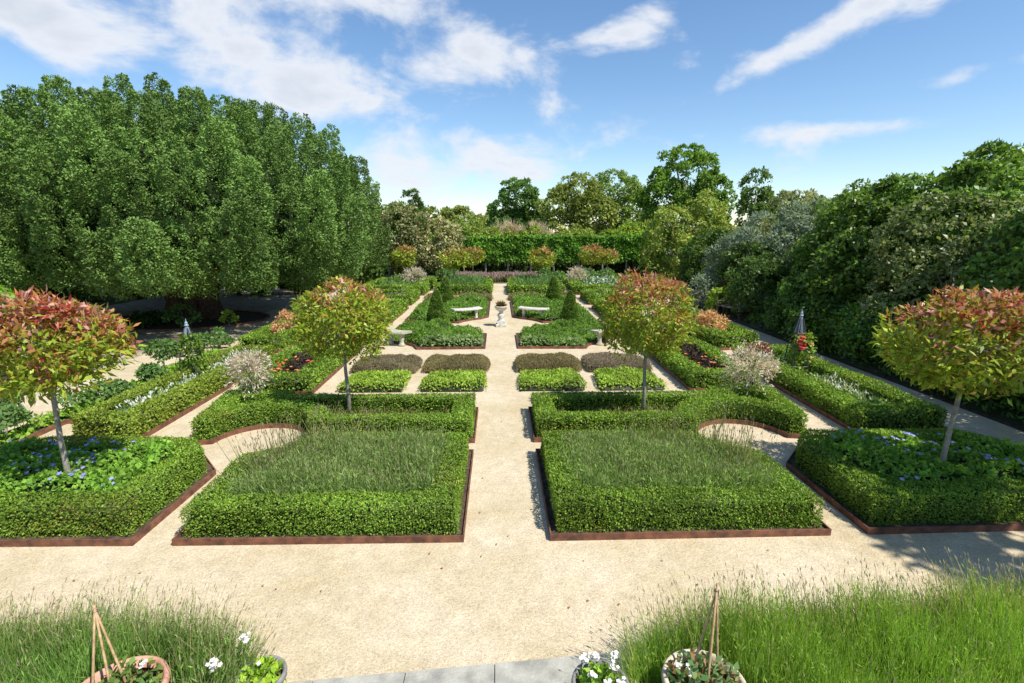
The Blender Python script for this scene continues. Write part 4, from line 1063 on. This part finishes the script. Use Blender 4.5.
# trees past the frame that throw the shade over the right corner
for x, y, h_, lb in ((9.6, 2.3, 7.6, 'tall tree just outside the view that shades the front corner'), (10.9, 4.9, 7.0, 'tree outside the view that dapples the shaded geraniums')):
    tree('shade_tree', lb, 'tree', (x, y, 0), [(0, 0, h_ * .72, 1.7, 1.6, h_ * .2), (.2, .1, h_ * .86, 1.3, 1.3, h_ * .14)], 110, 34, .5, .2, G1, trunk_r=.2, group='shade trees')
tree('silver_shrub', 'grey leaved bushy plant at the bend of the shady path', 'shrub', (9.9, 24.0, 0), [(0, 0, .65, .9, 1.0, .7)], 34, 34, .28, .16, GSILV, trunk_r=.03, mat='soft', wr=.4)
tree('copper_shrub', 'bronze leaved bush between the grey plant and the bench', 'shrub', (10.7, 23.4, 0), [(0, 0, .75, .7, .7, .7)], 26, 34, .26, .15, [(3, (.16, .09, .05)), (2, (.10, .08, .04))], trunk_r=.03)
tree('lime_shrub', 'lime green leafy bush just left of the wooden bench', 'shrub', (10.0, 22.0, 0), [(0, 0, .5, .6, .6, .5), (.5, .2, .9, .4, .4, .4)], 26, 34, .24, .16, GLIME, trunk_r=.03)
tree('dark_tree', 'dark rounded evergreen in shadow at the end of the shady path', 'tree', (14.0, 32, 0), [(0, 0, 1.7, 2.4, 2.0, 1.7)], 90, 36, .45, .22, GDARK)

# ------------------------------------------------------------------ foreground lavender and pots
LAV = [(4, (.09, .175, .042)), (3, (.12, .215, .055)), (2, (.065, .13, .033)), (1, (.145, .22, .08))]
STRAW = [(3, (.21, .21, .12)), (2, (.16, .19, .08)), (1, (.25, .235, .16))]
BUFF = [(3, (.24, .23, .17)), (2, (.20, .205, .14)), (2, (.17, .155, .16))]
POTS = [(-2.62, 2.93, .36), (-1.73, 3.12, .22), (.72, 2.93, .24), (1.42, 2.90, .36)]
spikes('lavender_drift', 'soft green lavender drift with buff tips behind the terracotta pot', 'lavender', [(-6.2, 2.3), (-1.95, 2.3), (-1.92, 3.05), (-2.0, 3.36), (-2.5, 3.52), (-6.2, 3.72)], 48000, .58, LAV, BUFF, w=.006, lean=.13, tip=.045, tipw=.008, avoid=POTS, outw=.5, ptip=.85, straw=STRAW, fs=.18, edge_straw=.3, var=.4, leafy=1, leafL=.05, group='lavender drifts along the terrace')
spikes('lavender_drift', 'bright green lavender drift with buff tips behind the cream pot', 'lavender', [(1.05, 2.6), (1.0, 3.1), (1.15, 3.42), (1.7, 3.55), (3, 3.66), (6.4, 3.9), (6.4, 2.2), (1.3, 2.2)], 56000, .58, [(4, (.13, .23, .04)), (3, (.165, .275, .05)), (2, (.08, .155, .026)), (1, (.18, .27, .07))], BUFF, w=.006, lean=.13, tip=.045, tipw=.008, avoid=POTS, outw=.5, ptip=.85, straw=STRAW, fs=.18, edge_straw=.3, var=.4, leafy=1, leafL=.05, group='lavender drifts along the terrace')

def pot(name, label, x, y, r, h, mat, thick=.035):
    e = empty(name, (x, y, .03), label, 'plant pot', 'plant pots on the terrace')
    bm = bmesh.new()
    lathe(bm, [(r * .66, 0), (r * .74, h * .3), (r * .86, h * .8), (r * .9, h * .84), (r * 1.0, h * .86), (r * 1.02, h * .93), (r * 1.0, h - .008), (r * .97, h), (r - thick * .6, h), (r - thick, h - .01), (r - thick * 1.1, h * .8), (r * .55, h * .75)], 40)
    bm_obj('pot_body', bm, M[mat], e, smooth=True)
    bm = bmesh.new(); lathe(bm, [(r - thick * 1.08, h * .82), (r * .5, h * .84), (.01, h * .845)], 24)
    bm_obj('soil', bm, M['soil'], e, smooth=True)
    return e
pot('terracotta_pot', 'wide pink terracotta pot with canes and a red flower beside the lavender', -2.62, 2.93, .30, .42, 'terracotta')
pot('grey_pot', 'small weathered grey pot of lime leaves and white flowers at the lavender end', -1.74, 3.12, .17, .34, 'greypot', .025)
pot('grey_pot', 'weathered grey pot full of white flowers on the paving', .70, 2.95, .20, .38, 'greypot', .028)
pot('cream_pot', 'large cream stone coloured pot with canes at the lavender edge', 1.42, 2.90, .285, .42, 'cream')

def wigwam(label, x, y, apex, feet):
    e = empty('cane_wigwam', (x, y, .36), label, 'cane wigwam', 'cane wigwams')
    for fx, fy in feet:
        d = Vector(apex) - Vector((fx, fy, 0)); bm = bmesh.new()
        pts = [Vector((fx, fy, 0)) + d * t for t in (0, .33, .66, 1.04)]
        tube(bm, pts, [.0095, .009, .0085, .0075], 7)
        bm_obj('cane', bm, M['cane'], e, smooth=True)
    bm = bmesh.new(); a = Vector(apex)
    for k in range(3): lathe(bm, [(.010, -.008), (.017, -.004), (.017, .004), (.010, .008)], 10, (a.x, a.y, a.z - .02 - .016 * k))
    bm_obj('twine', bm, M['wood'], e)
wigwam('bamboo cane wigwam leaning in the terracotta pot', -2.62, 2.93, (-.18, .16, .60), [(-.10, -.10), (.02, -.06), (.06, .04)])
wigwam('bamboo cane wigwam standing in the cream pot', 1.42, 2.90, (.10, .16, .70), [(-.10, .05), (-.03, -.1), (.12, .06), (.08, .14)])

def pot_plant(name, label, x, y, z, r, h, cols, fl=None, L=.055, n=420, fn=0, up=.5, blooms=None):
    e = empty(name, (x, y, z), label, 'pot plant')
    g = Geo(); d = rdir(n) * [1, 1, .6] + [0, 0, .45]; d = unit(d)
    P = d * (r * (.25 + .75 * rng.random((n, 1)))) * [1, 1, h / r]
    P[:, 2] = np.maximum(P[:, 2], 0)
    leaf_quads(g, P, unit(d * .5 + rdir(n) * .7 + [0, 0, .2]), unit(d * .6 + rdir(n) * .5 + [0, 0, up]), L * (.6 + .8 * rng.random(n)), L * .75, pal(n, *cols, pos=P, freq=9, amp=.25))
    m = 40; blades(g, rng.normal(size=(m, 3)) * [r * .2, r * .2, 0], unit(np.array([0, 0, 1.]) + rng.normal(size=(m, 3)) * .5), h * .8, .005, (.10, .15, .04))
    g.build('foliage', M['leaf'], e)
    if blooms:
        g = Geo()
        for (bx, by, bz, s, c) in blooms:
            q = np.array([bx, by, bz]) + rng.normal(size=(9, 3)) * s * .32
            flowers(g, q, s * .75, c, petals=5, up=.7)
            blades(g, np.array([[bx * .4, by * .4, 0.]]), unit(np.array([[bx * .6, by * .6, bz]])), np.linalg.norm([bx * .6, by * .6, bz]), .005, (.09, .15, .04), bend=0)
        g.build('blossoms', M['petal'], e)
    return e
WH = [(3, (.44, .46, .50)), (1, (.38, .41, .44))]
RD = [(1, (.60, .03, .025))]
pot_plant('geranium_plant', 'leafy trailing plant with white and red blooms in the terracotta pot', -2.62, 2.93, .37, .27, .20, [(3, (.06, .12, .03)), (2, (.10, .17, .045)), (1, (.13, .10, .04))], blooms=[(.14, .08, .21, 0.036, WH), (.16, -.13, .2, .05, RD), (.10, -.16, .17, .045, RD)])
pot_plant('geranium_plant', 'lime leaved plant with white flower heads in the small grey pot', -1.74, 3.12, .29, .135, .16, [(3, (.20, .32, .035)), (2, (.14, .25, .03))], blooms=[(-.14, .10, .30, 0.043, WH), (-.26, -.10, .26, 0.054, WH), (.02, -.05, .22, 0.022, WH)])
pot_plant('geranium_plant', 'mound of white flowers and green leaves in the weathered grey pot', .70, 2.93, .33, .155, .18, [(3, (.11, .21, .03)), (2, (.16, .27, .04)), (1, (.07, .14, .025))], blooms=[(-.11, .08, .22, 0.043, WH), (-.04, .10, .22, 0.036, WH), (.11, .08, .24, 0.043, WH), (.09, .02, .2, 0.040, WH), (-.07, -.04, .2, 0.036, WH), (.0, .13, .18, 0.032, WH), (.12, -.1, .2, 0.036, WH), (.02, -.12, .2, 0.036, WH)])
pot_plant('strawberry_plant', 'sprawling blue green and bronze foliage with white blooms in the cream pot', 1.42, 2.90, .37, .26, .24, [(3, (.06, .13, .05)), (2, (.10, .17, .07)), (1, (.20, .11, .06))], n=520, blooms=[(-.18, .04, .17, 0.036, WH), (-.12, .0, .17, 0.032, WH), (-.05, -.16, .14, .05, [(1, (.36, .09, .06))])])

# ------------------------------------------------------------------ stone pedestal, seats
def pedestal():
    e = empty('stone_pedestal', (AX, CY, 0), 'pale stone pedestal bowl standing in the middle of the central path', 'pedestal')
    bm = bmesh.new(); box(bm, (0, 0, .05), (.40, .40, .10), 0, .012); box(bm, (0, 0, .15), (.31, .31, .10), 0, .012)
    bm_obj('plinth', bm, M['stone'], e)
    bm = bmesh.new(); lathe(bm, [(.13, .20), (.125, .23), (.10, .26), (.115, .34), (.145, .42), (.13, .47), (.075, .52), (.07, .56), (.10, .585)], 28)
    bm_obj('baluster', bm, M['stone'], e, smooth=True)
    bm = bmesh.new(); lathe(bm, [(.09, .588), (.15, .61), (.21, .67), (.235, .73), (.255, .75), (.255, .775), (.235, .785), (.21, .78), (.19, .74), (.05, .70)], 32)
    bm_obj('bowl', bm, M['stone'], e, smooth=True)
    g = Geo(); n = 420; d = unit(rdir(n) * [1, 1, .5] + [0, 0, .5])
    leaf_quads(g, d * .02, unit(d + rdir(n) * .25), unit(rdir(n) + [0, 0, .6]), .12 + .15 * rng.random(n), .035, pal(n, (2, (.15, .07, .04)), (2, (.09, .12, .03)), (2, (.05, .06, .02))))
    o = g.build('bowl_plant', M['leaf']); o.location = (AX, CY, .775)
    tag(o, 'bronze and green rosette plant growing in the pedestal bowl', 'plant')
pedestal()

def seat(loc, rz, label, mat='stone', Ln=1.25):
    e = empty('stone_bench', loc, label, 'stone bench', 'stone benches', rz=rz)
    bm = bmesh.new(); n = 12; V = []
    for i in range(n + 1):                              # gently curved slab
        a = (i / n - .5); x = a * Ln; cy_ = .16 * (a * a * 4)
        V.append([bm.verts.new((x, cy_ + dy, z)) for dy, z in ((-.19, .40), (.19, .40), (.205, .43), (.19, .47), (-.19, .47), (-.205, .43))])
    for a, b in zip(V, V[1:]):
        for k in range(6): bm.faces.new((a[k], a[(k + 1) % 6], b[(k + 1) % 6], b[k]))
    bm.faces.new(V[0]); bm.faces.new(V[-1][::-1])
    bm_obj('seat', bm, M[mat], e)
    for s in (-1, 1):
        bm = bmesh.new(); x = s * Ln * .30
        lathe(bm, [(.11, 0), (.11, .05), (.075, .08), (.06, .16), (.085, .24), (.065, .31), (.10, .36), (.11, .397)], 16, (x, .06, 0))
        bm_obj('leg', bm, M[mat], e, smooth=True)
    return e
seat((-1.25, 20.42, .0), R(28), 'pale curved stone bench backed by perennials on the yew side of the pedestal')
seat((1.36, 20.5, .0), R(-24), 'pale curved stone bench backed by perennials on the shady path side of the pedestal')
seat((-3.30, 15.70, .0), R(-35), 'small lichened stone bench at the bed corner nearest the yellow green photinia', 'lichen', .85)
seat((3.42, 15.70, .0), R(40), 'small lichened stone bench at the bed corner nearest the red topped photinia', 'lichen', .85)

# wooden bench on the shady path
def wood_bench(x, y, rz):
    e = empty('wooden_bench', (x, y, 0), 'dark weathered wooden bench in shade beside the path', 'bench', rz=rz)
    bm = bmesh.new()
    for k in range(4): box(bm, (0, -.18 + k * .12, .44), (1.4, .10, .03), 0, .005)
    bm_obj('seat', bm, M['wood'], e)
    bm = bmesh.new(); box(bm, (0, .27, .86), (1.4, .04, .08), 0, .008)
    for k in range(11): box(bm, (-.6 + k * .12, .265, .65), (.05, .025, .36))
    box(bm, (0, .27, .50), (1.4, .035, .05))
    bm_obj('backrest', bm, M['wood'], e)
    for sx in (-1, 1):
        for y_, h_ in ((-.22, .62), (.262, .90)):
            bm = bmesh.new(); box(bm, (sx * .72, y_, h_ / 2), (.055, .055, h_), 0, .005); bm_obj('leg', bm, M['wood'], e)
        bm = bmesh.new(); box(bm, (sx * .72, 0, .64), (.065, .56, .035), 0, .008); bm_obj('armrest', bm, M['wood'], e)
wood_bench(9.75, 20.6, R(-78))

# ------------------------------------------------------------------ obelisks with climbers
def obelisk(x, y, label, h=1.75, top='lead'):
    e = empty('garden_obelisk', (x, y, 0), label, 'obelisk', 'metal garden obelisks')
    for sx in (-1, 1):
        for sy in (-1, 1):
            bm = bmesh.new(); tube(bm, [(sx * .22, sy * .22, 0), (sx * .15, sy * .15, h * .5), (sx * .035, sy * .035, h * .93)], [.014, .013, .012], 6)
            bm_obj('leg', bm, M['iron'], e)
    for z, r in ((.35, .19), (.75, .15), (1.15, .10)):
        bm = bmesh.new()
        for a in range(4):
            p0 = (r * math.cos(R(45 + 90 * a)) * 1.41, r * math.sin(R(45 + 90 * a)) * 1.41, z); p1 = (r * math.cos(R(135 + 90 * a)) * 1.41, r * math.sin(R(135 + 90 * a)) * 1.41, z)
            tube(bm, [p0, p1], .008, 5)
        bm_obj('crossbar', bm, M['iron'], e)
    bm = bmesh.new()
    for a in range(8):
        c, s_ = math.cos(R(45 * a)), math.sin(R(45 * a))
        tube(bm, [(.11 * c, .11 * s_, h * .7), (.05 * c, .05 * s_, h * .86), (.012 * c, .012 * s_, h * .98)], .012, 5)
    lathe(bm, [(.02, h * .95), (.05, h * .965), (.03, h * .985), (.035, h), (.012, h * 1.03), (.004, h * 1.07)], 12)
    bm_obj('finial', bm, M[top], e)
    return e
obelisk(7.2, 11.7, 'dark metal obelisk with a blue grey tip wrapped in red roses', 1.62)
obelisk(-7.05, 11.4, 'dark metal obelisk with a grey tip wrapped in green climber', 1.50)
def climber(name, x, y, label, h, roses):
    e = empty(name, (x, y, 0), label, 'climber')
    n = 1000 if roses else 1100; a = rng.random(n) * 2 * math.pi + .0; z = .15 + (h - .15) * rng.random(n) ** .9
    r = .30 * (1 - z / (h * 1.9)) + .04 * rng.normal(size=n)
    P = np.c_[np.cos(a) * r + (.12 if roses else .04), np.sin(a) * r, z]
    P = P[vnoise(P, 4, 6) > .40]; n = len(P); g = Geo()
    leaf_quads(g, P, unit(rdir(n) + [0, 0, -.2]), unit(np.c_[P[:, 0], P[:, 1], np.full(n, .35)] + rdir(n) * .5), .085, .06, pal(n, *([(3, (.11, .19, .035)), (2, (.17, .25, .05)), (1, (.07, .12, .025))] if roses else G1)))
    m = 24; blades(g, rng.normal(size=(m, 3)) * [.16, .16, 0], unit(np.array([0, 0, 1.]) + rng.normal(size=(m, 3)) * .12), h * (.6 + .5 * rng.random(m)), .012, (.10, .14, .04))
    g.build('foliage', M['leaf'], e)
    if roses:
        g = Geo()
        q = np.array([(-.06, -.18, .98), (.02, -.2, .90), (-.02, -.22, .78), (.0, -.15, 1.06), (.1, -.16, .94), (-.02, -.2, .82), (.28, -.05, .9), (.26, -.12, .55)])
        for p_, c_ in zip(q, [RD2] * 6 + [PEACH] * 2):
            flowers(g, p_ + rng.normal(size=(5, 3)) * .02, .11, c_)
        g.build('blossoms', M['petal'], e)
RD2 = [(2, (.60, .05, .07)), (1, (.66, .12, .14))]; PEACH = [(1, (.70, .35, .18))]
climber('rose_climber', 7.2, 11.7, 'climbing rose with red and peach blooms on the metal obelisk', 1.15, True)
climber('clematis_climber', -7.05, 11.4, 'loose green climber without flowers on the metal obelisk', 1.25, False)
tree('bronze_shrub', 'small dark bronze shrub at the foot of the rose obelisk', 'shrub', (6.75, 12.6, 0), [(0, 0, .42, .22, .22, .25)], 10, 24, .12, .09, [(2, (.14, .05, .03)), (1, (.08, .05, .03))], trunk_r=.012, limbs=2)

# ------------------------------------------------------------------ timber posts by the shaded gravel
for x, y, h_, r_, lb in ((-9.15, 14.3, .60, .085, 'thick dark timber post at the edge of the sunny gravel walk'), (-8.62, 15.4, .42, .05, 'shorter timber post behind the green obelisk'), (-9.05, 15.9, .42, .055, 'short timber post in the shade near the yew ring')):
    e = empty('timber_post', (x, y, 0), lb, 'post', 'timber posts')
    bm = bmesh.new(); lathe(bm, [(r_, -.05), (r_ * 1.02, h_ * .5), (r_, h_ - .03), (r_ * .8, h_)], 12); bm_obj('post_shaft', bm, M['wood'], e)
    bm = bmesh.new(); lathe(bm, [(r_ * 1.02, h_ + .002), (r_ * 1.06, h_ + .008), (r_ * .9, h_ + .03)], 12); bm_obj('cap', bm, M['wood'], e)

# ------------------------------------------------------------------ a few fallen leaves on the gravel
g = Geo(); n = 90
P = np.c_[rng.uniform(-5, 5, n), rng.uniform(3.7, 9, n), np.full(n, .012)]
P = P[(np.abs(P[:, 0] - AX) < .5) | (P[:, 1] < 5.1)]; n = len(P)
leaf_quads(g, P, unit(rdir(n) * [1, 1, .15]), unit(rdir(n) * .3 + [0, 0, 1]), .035, .022, pal(n, (2, (.20, .06, .03)), (2, (.16, .12, .06)), (1, (.10, .07, .04))))
tag(g.build('fallen_leaves', M['leaf']), 'scattered small brown and red leaves on the front gravel', 'fallen leaves', kind='stuff')
